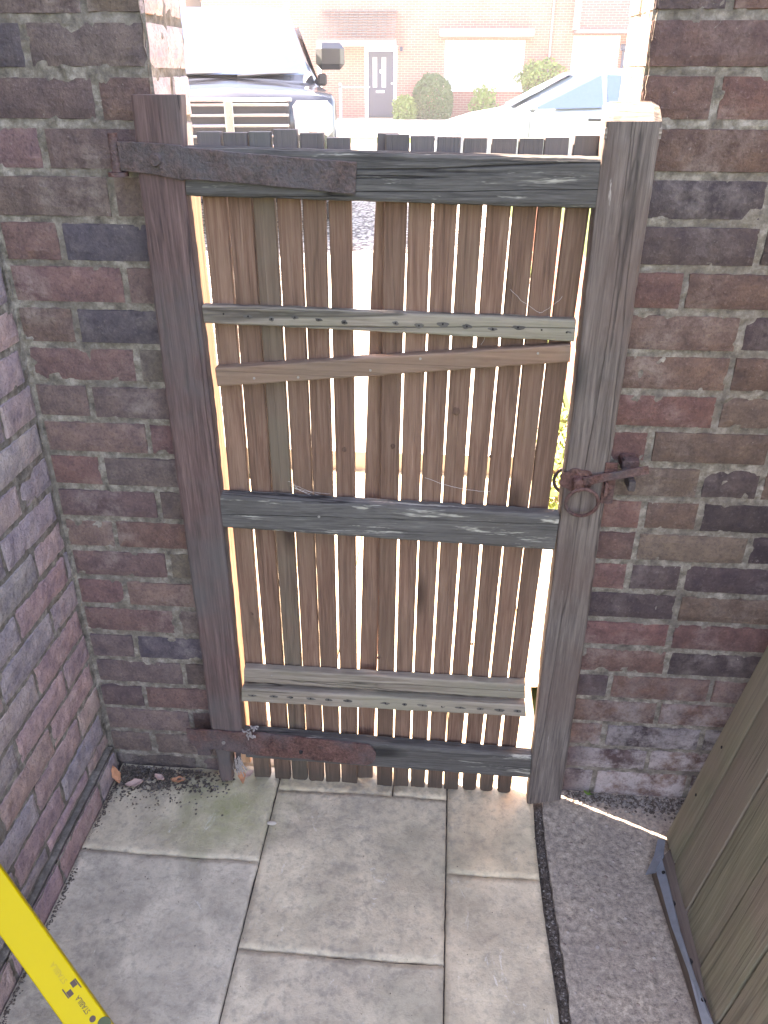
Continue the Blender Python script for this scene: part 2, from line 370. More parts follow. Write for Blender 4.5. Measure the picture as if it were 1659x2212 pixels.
# ------------------------------------------------------------------ brickwork
def brick_colour(rng, kind):
    pal = {'w': [((0.55, 0.44, 0.40), 3), ((0.48, 0.38, 0.36), 1)],  # paler bricks for the gate reveals, their sunlit brightness put into the colour
           'l': [((0.160, 0.108, 0.096), 5), ((0.100, 0.085, 0.092), 2.5), ((0.130, 0.098, 0.090), 4), ((0.180, 0.108, 0.098), 1.2), ((0.150, 0.118, 0.098), 2.5)],
           'r': [((0.140, 0.086, 0.072), 5), ((0.080, 0.058, 0.056), 3.0), ((0.160, 0.090, 0.076), 1.5), ((0.145, 0.102, 0.080), 2.5), ((0.070, 0.054, 0.055), 1.6)],
           's': [((0.36, 0.275, 0.262), 5), ((0.31, 0.265, 0.262), 3), ((0.38, 0.275, 0.262), 2), ((0.29, 0.25, 0.252), 2)]}[kind]
    cols = [c for c, _ in pal]; ws = [q for _, q in pal]
    c = rng.choices(cols, ws)[0]; k = rng.uniform(0.85, 1.18)
    return tuple(x * k * rng.uniform(0.95, 1.05) for x in c)
def brickwork(mb, O, U, N, u0, u1, zs, bond, seed, kind, dmort=-0.0042, step=0.009, first=None):
    """real bricks in front of a mortar bed; zs = list of bed joint heights, bond(k) -> list of (length) repeating, offset"""
    rng = random.Random(seed); O = Vector(O); U = Vector(U); N = Vector(N)
    flip = U.cross(Vector((0, 0, 1))).dot(N) < 0
    zb, zt = zs[0], zs[-1]
    def W(u, z, d): p = O + U * u + N * d; return (p.x, p.y, p.z + z)
    nu = max(2, int((u1-u0)/0.008)); nv = max(2, int((zt-zb)/0.008))
    def mort(a, b):
        u = u0 + (u1-u0)*a; z = zb + (zt-zb)*b; p = O + U*u
        return W(u, z, dmort + 0.0035*FB(p.x, p.y, z, 42, 3) + 0.002*NZ(p.x+3, p.y, z, 9))
    mb.grid(mort, nu, nv, 1, flip=flip)
    for k in range(len(zs)-1):
        z0, z1 = zs[k], zs[k+1]
        lens, off = bond(k, rng)
        u = u0 + off; i = 0
        while u < u1 - 0.012:
            L = lens[i % len(lens)]; i += 1
            a = max(u, u0); b = min(u + L, u1)
            u += L + 0.0
            if b - a < 0.02: continue
            j = 0.0052
            ua, ub = a + j + rng.uniform(-.0015, .0015), b - j + rng.uniform(-.0015, .0015)
            if a <= u0 + 1e-6 and first is not None: ua = u0 + first
            za, zc = z0 + 0.0054 + rng.uniform(-.001, .0018), z1 - 0.0054 + rng.uniform(-.0018, .001)
            col = brick_colour(rng, kind); d0 = rng.uniform(-0.0012, 0.0020); tl = rng.uniform(-.0015, .0015)
            sx = rng.uniform(0, 50)
            m = max(4, int((ub-ua)/step)); n = 6
            def fr(s, t, ua=ua, ub=ub, za=za, zc=zc, d0=d0, tl=tl, sx=sx):
                uu = ua + (ub-ua)*s; zz = za + (zc-za)*t
                e = min(s*(ub-ua), (1-s)*(ub-ua), t*(zc-za), (1-t)*(zc-za))
                r = 0.005
                dd = 0.0 if e > r else -(r - e)**2 / r * 1.2
                q = FB(uu+sx, zz, sx, 28, 4)
                dd += 0.0022*q + tl*(s-.5) - 0.004*max(0, NZ(uu*1.0+sx, zz, sx, 38)-.42)*2
                if e < 1e-6: 
                    uu += 0.0023*NZ(uu*45+sx, zz*45, 1); zz += 0.0022*NZ(uu*45+sx, zz*45, 7); dd = -0.009
                return W(uu, zz, d0 + dd)
            ss = [0] + [0.0] * 0
            # non uniform grid: thin border rows
            def remap(a, cells, length):
                bw = min(0.0018/length, 0.2); k2 = round(a*cells)
                if k2 == 0: return 0.0
                if k2 == cells: return 1.0
                return bw + (1-2*bw)*(k2-1)/(cells-2)
            mb.grid(lambda s, t: fr(remap(s, m, ub-ua), remap(t, n, zc-za)), m, n, 0, col, flip=flip)

COURSE = 0.0784
ZL = [0.042 + COURSE*k for k in range(-1, 27)]
ZL[0] = -0.02
ZR = [0.160 + 0.0765*k for k in range(-2, 28)]; ZR[0] = -0.02
def bond_face(k, rng):
    return ([0.232, 0.116], 0.0) if k % 2 else ([0.116, 0.232], 0.0)
def bond_left_pier(k, rng):
    return ([0.225, 0.120], 0.0) if k % 2 == 0 else ([0.115, 0.235], 0.0)
def bond_right(k, rng):
    r = rng.random()
    off = -0.0 if k % 2 else -0.115
    pats = [[0.232, 0.232], [0.232, 0.116], [0.116, 0.232, 0.232], [0.232, 0.232, 0.116]]
    return (rng.choice(pats), off + rng.uniform(-.01, .01))
def bond_side(k, rng):
    return ([0.225], -0.1125*(k % 2) + rng.uniform(-.01, .01))

TOPL = ZL[-1]; TOPR = ZR[-1]
M_FARB = m_far_brick('upper_brickwork', (0.15, 0.095, 0.085), (0.09, 0.07, 0.075), (0.28, 0.26, 0.21))
# --- left house wall: side wall along the passage and the short return that carries the gate
PIER_X = -0.505; SIDE_X = -0.83; RW_X = 0.30
mb = MB()
brickwork(mb, (SIDE_X, 0, 0), (1, 0, 0), (0, -1, 0), 0.0, PIER_X - SIDE_X, ZL, bond_left_pier, 3, 'l')
zs_side = [0.075] + ZL[2:]
brickwork(mb, (SIDE_X, -2.6, 0), (0, 1, 0), (1, 0, 0), 0.0, 2.6, zs_side, bond_side, 11, 's')
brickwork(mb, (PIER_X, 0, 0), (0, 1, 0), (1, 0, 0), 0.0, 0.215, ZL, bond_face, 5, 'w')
def corner(s_, t_):
    z_ = 0.05 + (ZL[-1]-0.05)*t_; a_ = s_*math.pi/2; r_ = 0.008 + 0.004*FB(0, s_, z_, 22, 3)
    return (SIDE_X - 0.004 + r_*(1-math.sin(a_))*1.3 + .001, 0.006 - r_*(1-math.cos(a_))*1.6, z_)
mb.grid(corner, 5, 300, 1)
# brick plinth at the foot of the side wall
brickwork(mb, (SIDE_X + 0.018, -2.6, 0), (0, 1, 0), (1, 0, 0), 0.0, 2.585, [-0.02, 0.066], bond_side, 12, 's')
mb.box((SIDE_X - 0.02, -2.6, 0.062), (SIDE_X + 0.008, -0.01, 0.068), 1)
# core and the rest of the house above and behind
mb.box((-3.6, -2.6, -0.05), (SIDE_X - 0.022, 0.194, TOPL), 1)
mb.box((SIDE_X - 0.021, 0.022, -0.05), (PIER_X - 0.022, 0.196, TOPL), 1)
mb.box((-3.6, -2.6, TOPL + 0.002), (SIDE_X - 0.001, 0.215, 5.6), 2)
mb.box((SIDE_X, 0.001, TOPL + 0.002), (PIER_X - 0.001, 0.213, 5.6), 2)
mb.box((-6.5, 0.200, -0.05), (PIER_X - 0.0225, 0.214, TOPL), 2)
lw = mb.build('brick_wall', [M_BRICK, M_MORT, M_FARB])
tag(lw, 'tall purple brown brick house wall and pier left of the gate', 'brick wall')
# --- right wall
mb = MB()
brickwork(mb, (RW_X, 0, 0), (1, 0, 0), (0, -1, 0), 0.0, 1.15, ZR, bond_right, 21, 'r', first=0.0005)
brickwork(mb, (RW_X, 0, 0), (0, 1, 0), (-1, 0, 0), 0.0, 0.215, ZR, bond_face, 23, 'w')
mb.box((RW_X + 0.022, 0.022, -0.05), (1.45, 0.213, TOPR), 1)
mb.box((RW_X + 0.0, 0.0, TOPR), (1.45, 0.215, TOPR + 0.06), 1)
rw = mb.build('brick_wall', [M_BRICK, M_MORT])
tag(rw, 'dark red brick wall with lime stains right of the gate', 'brick wall')
# far right boundary wall of the passage (out of frame, keeps the light in)
mb = MB(); mb.box((1.47, -2.6, -0.05), (1.68, 0.21, 2.1), 0)
tag(mb.build('brick_wall', [M_FARB]), 'brick side wall behind the leaning board panel', 'brick wall')

# ------------------------------------------------------------------ ground
def slab(mb, poly_x0x1, y0, y1, col, seed, z=0.0, th=0.03, step=0.012):
    """riven flag with uneven edges; x limits may be functions of y"""
    fx0, fx1 = poly_x0x1
    nu = max(4, int((fx1(y0)-fx0(y0))/step)); nv = max(4, int((y1-y0)/step))
    def fn(s, t):
        y = y0 + (y1-y0)*t; xa, xb = fx0(y), fx1(y); x = xa + (xb-xa)*s
        e = min(s*(xb-xa), (1-s)*(xb-xa), t*(y1-y0), (1-t)*(y1-y0))
        rd = 1-abs(FB(x*1.0+seed, y*.6, 0, 6, 4)); zz = z + 0.0035*FB(x+seed, y, 0, 5, 3) + 0.0016*FB(x, y+seed, 0, 26, 4) + 0.004*(rd > .93)*0 - 0.003*max(0, rd-.85)*6
        r = 0.003
        if e < r: zz -= (r-e)*0.15
        x += 0.0016*NZ(x*40, y*40, seed)*(1 if e < 1e-6 else 0); y += 0.0016*NZ(x*40, y*40, seed+5)*(1 if e < 1e-6 else 0)
        if e < 1e-6: zz -= 0.008
        return (x, y, zz)
    def rm(f):
        def g(s, t):
            def r2(a, c):
                k = round(a*c); bw = 0.15/c
                return 0.0 if k == 0 else 1.0 if k == c else bw + (1-2*bw)*(k-1)/(c-2)
            return f(r2(s, nu), r2(t, nv))
        return g
    mb.grid(rm(fn), nu, nv, 0, col)
mb = MB()
c0 = lambda v: (lambda y: v)
A = c0(-0.812); B1 = c0(-0.3855); B2 = c0(-0.3832); D1 = lambda y: 0.0488 + 0.002*(y+0.4); D2 = lambda y: 0.0512 + 0.002*(y+0.4)
E1 = lambda y: 0.270 + 0.006*math.sin(y*7)
mb_cols = [(1.0, 0.99, 0.97), (1.03, 1.0, 0.95), (0.95, 0.97, 1.0), (1.06, 1.02, 0.93), (0.98, 0.96, 0.95)]
slab(mb, (A, B1), -0.265, 0.02, (0.96, 0.96, 0.93), 1); slab(mb, (A, B1), -0.88, -0.2672, (0.93, 0.95, 0.99), 2); slab(mb, (A, B1), -1.5, -0.884, (1, 1, 1), 3); slab(mb, (A, B1), -2.6, -1.504, (1, 1, 1), 4)
slab(mb, (B2, D1), -0.478, -0.0508, (1.0, 0.99, 0.96), 5); slab(mb, (B2, D1), -1.09, -0.4803, (0.99, 0.99, 0.99), 6); slab(mb, (B2, D1), -1.7, -1.094, (1, 1, 1), 7); slab(mb, (B2, D1), -2.6, -1.704, (1, 1, 1), 8)
slab(mb, (D2, E1), -0.262, 0.02, (1.06, 1.02, 0.94), 9); slab(mb, (D2, E1), -0.90, -0.2643, (1.02, 1.0, 0.97), 10); slab(mb, (D2, E1), -2.6, -0.904, (1, 1, 1), 11)
slab(mb, (B2, c0(-0.0895)), -0.0485, 0.40, (1.08, 1.03, 0.93), 12); slab(mb, (c0(-0.0865), D1), -0.0485, 0.40, (1.05, 1.02, 0.95), 13)
slab(mb, (c0(-0.502), B1), 0.023, 0.40, (1.0, 0.97, 0.88), 14); slab(mb, (D2, c0(0.298)), 0.023, 0.40, (1.05, 1.0, 0.92), 15)
for i, (xa, xb) in enumerate(((-0.86, -0.30), (-0.297, 0.28), (0.283, 0.9))):
    slab(mb, (c0(xa), c0(xb)), 0.403, 1.0, (1.05, 1.0, 0.92), 20+i, step=0.03); slab(mb, (c0(xa), c0(xb)), 1.004, 1.84, (1.05, 1.0, 0.92), 30+i, step=0.03)
pv = mb.build('paving', [M_PAVE], smooth=True); struct(pv)
# bed under the flags
mb = MB(); mb.box((-0.86, -2.6, -0.06), (0.30, 1.86, -0.0125)); struct(mb.build('paving_bed', [M_DIRT]))
# concrete strip with a dirt-filled crack along the flags
mb = MB()
def conc(s, t):
    y = -2.6 + 2.6*t; xa = 0.292 + 0.005*math.sin(y*9) + 0.003*NZ(y*30, 0, 0); x = xa + (1.46 - xa)*s*s if s < 1 else 1.46
    z = 0.0 + 0.0018*FB(x, y, 0, 45, 4) + 0.0015*NZ(x, y, 3, 7)
    if y > -0.12: z += max(0, (y+0.12))*0.03
    if s == 0: z -= 0.02
    return (x, y, z)
mb.grid(conc, 120, 420)
struct(mb.build('concrete_strip', [M_CONC], smooth=True))
# crumbs of soil and grit in the crack
mb = MB(); rng = random.Random(5)
def crumb(mb, x, y, z, r, mi=0, rng=rng):
    vs = []; 
    for d in ((1,0,0),(-1,0,0),(0,1,0),(0,-1,0),(0,0,1),(0,0,-1)):
        k = r*rng.uniform(.6, 1.3); vs.append((x+d[0]*k, y+d[1]*k, z+d[2]*k*.7))
    mb.add(vs, [(0,2,4),(2,1,4),(1,3,4),(3,0,4),(2,0,5),(1,2,5),(3,1,5),(0,3,5)], mi)
for i in range(2600):
    y = rng.uniform(-0.95, -0.06); x = 0.281 + 0.0055*math.sin(y*8) + rng.gauss(0, 0.0042)
    crumb(mb, x, y, -0.006 + rng.uniform(0, .004), rng.uniform(.0012, .0036), 0 if rng.random() < .8 else 1)
# litter of soil in the left corner and along the pier
for i in range(1500):
    x = -0.80 + abs(rng.gauss(0, 0.13)); y = -0.012 - abs(rng.gauss(0, 0.045))
    if x > -0.5: continue
    crumb(mb, x, y, 0.001 + rng.uniform(0, .003)*(1 if y < -.05 else 3), rng.uniform(.0010, .0050)*(1 if y > -.08 else .7), 0 if rng.random() < .9 else 1)
for i in range(900):
    y = -rng.uniform(0.0, 0.85); x = -0.806 + abs(rng.gauss(0, 0.006))
    crumb(mb, x, y, 0.000, rng.uniform(.001, .003))
for i in range(1700):
    x = rng.uniform(0.35, 0.80); y = -0.004 - abs(rng.gauss(0, 0.030)) * (0.4 + (x-.35)*2.2)
    crumb(mb, x, y, 0.003, rng.uniform(.0015, .007), 1 if rng.random() < .6 else 0)
for i in range(120):
    crumb(mb, rng.uniform(-.78, .25), rng.uniform(-.85, -.06), 0.004, rng.uniform(.0008, .0018))
tag(mb.build('soil_crumbs', [M_DIRT, M_RUBB]), 'dark soil crumbs and pale grit lying in cracks and corners', 'soil crumbs', kind='stuff')

# ------------------------------------------------------------------ timber sweeps
def plank(mb, L, R, yf, yb, bev=0.004, amp=0.0008, step=0.012, mi=0, seed=0, col=(1,1,1), curve=None):
    """swept board: L and R are poly-lines of (x, z) edges from one end to the other; yf front, yb back (may be functions of t)"""
    Lp = [Vector((p[0], 0, p[1])) for p in L]; Rp = [Vector((p[0], 0, p[1])) for p in R]
    def at(P, t):
        n = len(P)-1; k = min(int(t*n), n-1); return P[k].lerp(P[k+1], t*n-k)
    # parametrise by length of left edge
    tot = sum((Lp[i+1]-Lp[i]).length for i in range(len(Lp)-1)); ts = [0.0]; acc = 0
    for i in range(len(Lp)-1):
        seg = (Lp[i+1]-Lp[i]).length; k = max(1, int(seg/step))
        for q in range(1, k+1): ts.append((i + q/k)/(len(Lp)-1))
    YF = yf if callable(yf) else (lambda t: yf); YB = yb if callable(yb) else (lambda t: yb)
    m = None; vs = []
    for t in ts:
        l = at(Lp, t); r = at(Rp, t); u = r - l; w = u.length; u.normalize()
        f, b = YF(t), YB(t); th = b - f
        bb = min(bev, w*.4, th*.4)
        prof = [(0, bb), (bb*.3, bb*.3), (bb, 0)] + [(bb + (w-2*bb)*q/5, 0) for q in range(1, 5)] + [(w-bb, 0), (w-bb*.3, bb*.3), (w, bb), (w, th-bb), (w-bb, th), (bb, th), (0, th-bb)]
        m = len(prof)
        for (a, d) in prof:
            p = l + u*a; y = f + d
            n1 = FB(p.x*1.0+seed, y, p.z, 30, 3) * amp; n2 = FB(p.x, y+seed, p.z+9, 30, 3) * amp
            vs.append((p.x + u.x*n1 + 0*n2, y + n2*0.8, p.z + u.z*n1))
    fs = []
    for k in range(len(ts)-1):
        for i in range(m):
            fs.append((k*m+i, k*m+(i+1) % m, (k+1)*m+(i+1) % m, (k+1)*m+i))
    fs.append(tuple(range(m))[::-1]); fs.append(tuple(range((len(ts)-1)*m, len(ts)*m)))
    mb.add(vs, fs, mi, col)
def Q(px, py, y): p = PY(px, py, y); return (p.x, p.z)

GF, GB = -0.055, -0.017            # gate frame: front and back
gate = thing('wooden_gate', (-0.1, -0.03, 0.0), 'weathered wooden slatted garden gate with rusty hinges between the two brick walls', 'gate')
# stiles
mb = MB()
tl = [Q(280, 205, GF), Q(300, 400, GF), Q(362, 900, GF), Q(418, 1300, GF), Q(455, 1575, GF)]
tr = [Q(388, 205, GF), Q(401, 430, GF), Q(458, 900, GF), Q(498, 1300, GF), Q(524, 1585, GF)]
plank(mb, tl, tr, GF, GB, 0.006, 0.0012, 0.01, seed=1)
# splintered foot
bl = [Q(456, 1577, GF), Q(467, 1640, GF), Q(474, 1688, GF)]; br = [Q(490, 1577, GF), Q(497, 1640, GF), Q(500, 1690, GF)]
plank(mb, bl, br, GF + 0.004, GB - 0.004, 0.006, 0.003, 0.008, seed=5)
bl = [Q(501, 1580, GF), Q(506, 1640, GF), Q(506, 1672, GF)]; br = [Q(517, 1580, GF), Q(516, 1640, GF), Q(512, 1674, GF)]
plank(mb, bl, br, GF + 0.012, GB - 0.002, 0.006, 0.003, 0.008, seed=6)
tag(mb.build('hinge_stile', M_STILE, gate), 'purple brown stile with rotten splintered foot')
mb = MB()
tl = [Q(1308, 262, GF), Q(1285, 455, GF), Q(1236, 900, GF), Q(1200, 1200, GF), Q(1170, 1450, GF), Q(1138, 1738, GF)]
tr = [Q(1433, 262, GF), Q(1403, 455, GF), Q(1335, 900, GF), Q(1290, 1200, GF), Q(1255, 1450, GF), Q(1212, 1728, GF)]
plank(mb, tl, tr, lambda t: GF, lambda t: -0.004 if t < 0.80 else (-0.004 + (GB+0.004)*min(1, (t-0.80)/0.03)), 0.006, 0.0014, 0.01, seed=2)
# weathered sloping top cut of the latch stile
P0, P1 = PY(1310, 254, GF), PY(1435, 252, GF); zt_ = PY(1400, 219, -0.006).z
n_ = 14; vs = []
for i_ in range(n_+1):
    x_ = P0.x + (P1.x-P0.x)*i_/n_; e_ = 0.006*max(0, 1-min(i_, n_-i_)/2.0)
    for j_ in range(5):
        f_ = j_/4; y_ = GF + 0.0005 + (-0.006-GF)*f_
        vs.append((x_, y_, P0.z - .010 + (zt_-P0.z+.010)*(1-(1-f_)**1.5) + 0.0010*FB(x_, y_, 1, 60, 3) - e_))
m0 = len(vs); fs = [(i_*5+j_, (i_+1)*5+j_, (i_+1)*5+j_+1, i_*5+j_+1) for i_ in range(n_) for j_ in range(4)]
for i_ in range(n_+1):
    x_ = P0.x + (P1.x-P0.x)*i_/n_; vs += [(x_, GF+.0005, P0.z-.03), (x_, -.006, P0.z-.03)]
for i_ in range(n_):
    fs += [(m0+2*i_, m0+2*i_+2, (i_+1)*5, i_*5), (i_*5+4, (i_+1)*5+4, m0+2*i_+3, m0+2*i_+1)]
for i_ in (0, n_): fs.append(tuple([m0+2*i_] + [i_*5+j_ for j_ in range(5)] + [m0+2*i_+1]))
ls_ = mb.build('latch_stile', M_STILR, gate)
mb = MB(); mb.add(vs, fs); mb.build('stile_top', M_ENDG, ls_)
# rails
def rail(name, TL, TR, BL, BR, yf, yb, mat, seed, mids=5, amp=0.0014, bev=0.007):
    mb = MB(); a0, a1, b0, b1 = [Vector(Q(*p, yf)) for p in (TL, TR, BL, BR)]
    T = [tuple(a0.lerp(a1, i/mids)) for i in range(mids+1)]; Bm = [tuple(b0.lerp(b1, i/mids)) for i in range(mids+1)]
    plank(mb, Bm, T, yf, yb, bev, amp, 0.008, seed=seed)
    return mb
RF, RB = GF + 0.003, GB - 0.001
rail('r', (398, 316), (1304, 341), (402, 424), (1290, 452), RF, RB, M_RAIL, 3).build('top_rail', M_RAIL, gate)
rail('r', (474, 1070), (1209, 1114), (482, 1142), (1197, 1191), RF, RB, M_RAIL, 4).build('middle_rail', M_RAIL, gate)
rail('r', (524, 1583), (1148, 1634), (532, 1638), (1144, 1683), RF, RB, M_RAIL, 5).build('bottom_rail', M_RAIL, gate)
# slats, measured row by row: y rows then (left, right) of each slat
SF, SB = -0.016, 0.003
rows = [  # (row y at s1, row y at s15), edges
 ((440, 452), [(438,487),(493,542),(546,592),(597,647),(652,702),(709,757),(811,826),(829,878),(882,932),(938,987),(993,1044),(1053,1104),(1109,1160),(1161,1216),(1221,1273)]),
 ((632, 668), [(455,503),(507,557),(560,605),(610,656),(661,708),(716,763),(800,826),(828,873),(877,925),(928,977),(981,1028),(1037,1084),(1089,1141),(1143,1189),(1196,1244)]),
 ((985, 1010), [(490,531),(535,580),(584,625),(629,671),(674,716),(725,765),(789,819),(821,862),(867,908),(912,956),(960,1004),(1010,1053),(1058,1102),(1106,1153),(1154,1197)]),
 ((1420, 1470), [(526,564),(573,610),(613,649),(653,689),(691,728),(733,770),(777,812),(815,850),(856,891),(895,931),(936,972),(977,1011),(1019,1056),(1062,1096),(1101,1134)]),
 ((1640, 1680), [(546,581),(590,625),(629,663),(665,698),(702,733),(737,771),(771,806),(814,848),(850,883),(887,919),(924,957),(960,992),(1000,1031),(1037,1067),(1076,1107)]),
]
tops = [285, 287, 285, 280, 288, 298, 288, 291, 294, 296, 298, 299, 299, 297, 293]
topsx = [(423,478),(479,532),(535,582),(589,641),(648,697),(705,756),(822,829),(832,884),(886,938),(943,996),(1000,1047),(1055,1117),(1121,1172),(1178,1229),(1250,1300)]
bots = [1682, 1684, 1684, 1687, 1692, 1698, 1705, 1700, 1704, 1706, 1709, 1712, 1706, 1708, 1712]
prevR = None
for i in range(15):
    yf = SF + (0.0 if i != 6 else 0.0195) + random.Random(i).uniform(-.001, .001); yb = yf + 0.019
    Lp, Rp = [], []
    def add(px0, px1, py):
        Lp.append(Q(px0, py, yf)); Rp.append(Q(px1, py, yf))
    add(topsx[i][0], topsx[i][1], tops[i])
    fr = i/14
    for (y0, y1), ed in rows: 
        a0, a1 = ed[i]
        if i == 6: a1 = a0 + (ed[5][1]-ed[5][0])   # tilted slat tucked behind its neighbour
        add(a0, a1, y0 + (y1-y0)*fr)
    if i == 6: Lp[0] = (Lp[1][0]+.003, Lp[0][1]); Rp[0] = (Rp[1][0], Rp[0][1])
    if i != 6:
        import numpy as np
        for E_ in (Lp, Rp):
            zs_ = [p[1] for p in E_]; xs_ = [p[0] for p in E_]; wq_ = [0.4, 1, 1, 1, 1, .8]; k_ = np.polyfit(zs_, xs_, 2, w=wq_)
            for q_ in range(len(E_)): E_[q_] = (float(np.polyval(k_, zs_[q_])), zs_[q_])
        for q_ in range(len(Lp)):
            if prevR is not None and i != 7 and Lp[q_][0] - prevR[q_] < 0.0018:
                Lp[q_] = (prevR[q_] + 0.0018, Lp[q_][1])
        prevR = [p[0] for p in Rp]
    # rounded tip
    l5, r5 = Lp[-1], Rp[-1]
    zb = Q(ed[i][0], bots[i], yf)[1]; w = r5[0]-l5[0]
    Lp.append((l5[0]+0.0005, zb+0.007)); Rp.append((r5[0]-0.0005, zb+0.007))
    Lp.append((l5[0]+0.003, zb+0.002)); Rp.append((r5[0]-0.003, zb+0.002))
    Lp.append((l5[0]+0.008, zb)); Rp.append((r5[0]-0.008, zb))
    mb = MB(); plank(mb, Lp, Rp, yf, yb, 0.0025, 0.00035, 0.012, seed=40+i*3)
    s = mb.build('slat', M_SLATG if i in (2,) else M_SLAT, gate)
    if i == 2: s['label'] = 'green tinged slat'
    if i == 6: s['label'] = 'tilted slat tucked behind its neighbour'
# battens
BF, BB_ = SF - 0.026, SF - 0.001
b1 = rail('b', (436, 660), (1245, 692), (441, 699), (1240, 739), BF, BB_, M_BATG, 61, bev=0.004).build('batten', M_BATG, gate); b1['label'] = 'upper green tinged batten with dark nail stains'
b2 = rail('b', (464, 796), (1234, 745), (470, 836), (1231, 783), BF, BB_, M_BATB, 62, bev=0.003).build('batten', M_BATB, gate); b2['label'] = 'slanting brown batten'
b3 = rail('b', (527, 1444), (1134, 1479), (527, 1474), (1135, 1511), BF, BB_, M_BATG, 63, bev=0.004).build('batten', M_BATG, gate)
b4 = rail('b', (522, 1488), (1135, 1524), (522, 1516), (1137, 1550), BF - 0.008, BB_, M_BATG, 64, bev=0.004).build('batten', M_BATG, gate); b4['label'] = 'lowest batten with row of dark stains'
# thin ledge strip below the bottom rail
# nails
def nail(px, py, y, par, r=0.0028, mat=M_NAIL, name='nail'):
    p = PY(px, py, y); mb = MB(); mb.cyl((p.x, y+0.004, p.z), (p.x, y-0.0012, p.z), r, r*0.8, 10); return mb.build(name, mat, par)
srng = random.Random(77)
def stain(px, py, y, par):
    p = PY(px, py, y); mb = MB(); vs = [(p.x, y-.0006, p.z)]; n = 18; a_ = srng.uniform(.005, .013); b_ = srng.uniform(.0028, .0048); sd_ = srng.uniform(0, 99)
    for k in range(n):
        t = 2*math.pi*k/n; r = 1 + .45*NZ(math.cos(t)*1.5+sd_, math.sin(t)*1.5, 0)
        vs.append((p.x + a_*r*math.cos(t), y-.0004, p.z + b_*r*math.sin(t) - .05*a_*r*math.cos(t)))
    mb.add(vs, [(0, 1+(k+1) % n, 1+k) for k in range(n)]); return mb.build('stain', M_STAINW, par)
for i in range(15):
    ed1 = rows[1][1][i]; x = (ed1[0]+ed1[1])/2 + 4; fr = i/14
    if i in (6,): continue
    stain(x, 678 + 34*fr + (i % 3)*3, BF, b1); nail(x, 678 + 34*fr + (i % 3)*3, BF - .0006, b1, 0.0020, M_STAIN)
    ed3 = rows[3][1][i]; stain((ed3[0]+ed3[1])/2, 1502 + 34*fr, BF-0.008, b4); nail((ed3[0]+ed3[1])/2, 1502 + 34*fr, BF-0.0086, b4, 0.0020, M_STAIN)
for (px, py) in ((549, 817), (800, 800), (644, 815), (908, 775), (1162, 763)): nail(px, py, BF, b2)
for (px, py) in ((587, 1459), (1100, 1490)): nail(px, py, BF, b3, 0.0022)
nail(689, 1116, RF, gate, 0.0034)

for (px, py, sc_) in ((744, 970, 1.0), (849, 963, 1.0), (985, 888, 1.5), (544, 1325, .8), (818, 1420, .8), (1020, 1390, .7), (1060, 985, .7)):
    p = PY(px, py, SF); mb = MB(); vs = []; nn = 18; yk = SF - .0022 if px < 900 or px > 1040 else SF - .0022
    for rr, dy in ((1.0, 0.0004), (.55, -.0006)):
        for k in range(nn):
            t = 2*math.pi*k/nn; r = rr*sc_*(.0048 + .0012*NZ(math.cos(t)*1.4+px, math.sin(t), rr)); vs.append((p.x + r*math.cos(t), yk+dy, p.z + r*1.15*math.sin(t)))
    vs.append((p.x, yk-.0004, p.z))
    mb.add(vs, [(k, k+nn, (k+1) % nn + nn, (k+1) % nn)[::-1] for k in range(nn)] + [(k+nn, 2*nn, (k+1) % nn + nn)[::-1] for k in range(nn)]); mb.build('knot', M_KNOT, gate)
# hinges
def polyplate(mb, pts, yf, th, mi=0, bump=0.0006, n=6):
    """flat forged plate from a poly-line outline given as top/bottom pairs"""
    L = [Q(*b, yf) for t, b in pts]; R = [Q(*t, yf) for t, b in pts]
    plank(mb, L, R, yf, yf + th, 0.0015, bump, 0.01, seed=77)
mb = MB()
HF = GF - 0.006
polyplate(mb, [((252, 305), (262, 369)), ((330, 309), (330, 377)), ((392, 314), (395, 391))], HF, 0.006)
polyplate(mb, [((392, 317), (394, 388)), ((520, 330), (520, 396)), ((650, 341), (645, 408)), ((768, 350), (765, 421)), ((770, 350.5), (767, 420.5))], HF + 0.0015, 0.0065)
hg = mb.build('hinge', M_RUST, gate); hg['label'] = 'long rusty upper strap hinge'
mb = MB(); p = PY(336, 345, HF)
mb.cyl((p.x, HF+0.002, p.z), (p.x, HF-0.007, p.z), 0.012, 0.009, 20); mb.build('bolt_head', M_RUST, hg, True, 40)
for (px, py) in ((488, 358), (626, 369), (741, 382)):
    p = PY(px, py, HF+.0015); mb = MB(); mb.cyl((p.x, HF+0.004, p.z), (p.x, HF+0.0008, p.z), 0.005, 0.0035, 12); mb.build('nail', M_RUST, hg)
mb = MB(); p = PY(247, 335, HF+.004)
mb.cyl((p.x, HF+.008, PY(247, 288, HF).z), (p.x, HF+.008, PY(247, 372, HF).z), 0.008, 0.009, 16)
mb.cyl((p.x, HF+.010, PY(247, 382, HF).z), (p.x, HF+.010, PY(247, 373, HF).z), 0.017, 0.017, 16)
mb.cyl((p.x, HF+.010, p.z-.02), (p.x, 0.02, p.z-.02), 0.008, 0.008, 12)
mb.build('hinge_pin', M_RUSTR, hg, True, 40)
mb = MB()
polyplate(mb, [((402, 1575), (404, 1594)), ((425, 1577), (430, 1625)), ((460, 1579), (462, 1619)), ((530, 1583), (524, 1628))], HF, 0.006, bump=0.0022)
polyplate(mb, [((526, 1580), (522, 1629)), ((600, 1589), (600, 1636)), ((700, 1600), (700, 1644)), ((796, 1611), (790, 1654)), ((804, 1617), (803, 1650)), ((812, 1628), (811, 1640))], HF + 0.0015, 0.0065, bump=0.0020)
mb.box((PY(424, 1610, HF).x, HF+.002, PY(424, 1632, HF).z), (PY(452, 1610, HF).x, 0.01, PY(424, 1618, HF).z))
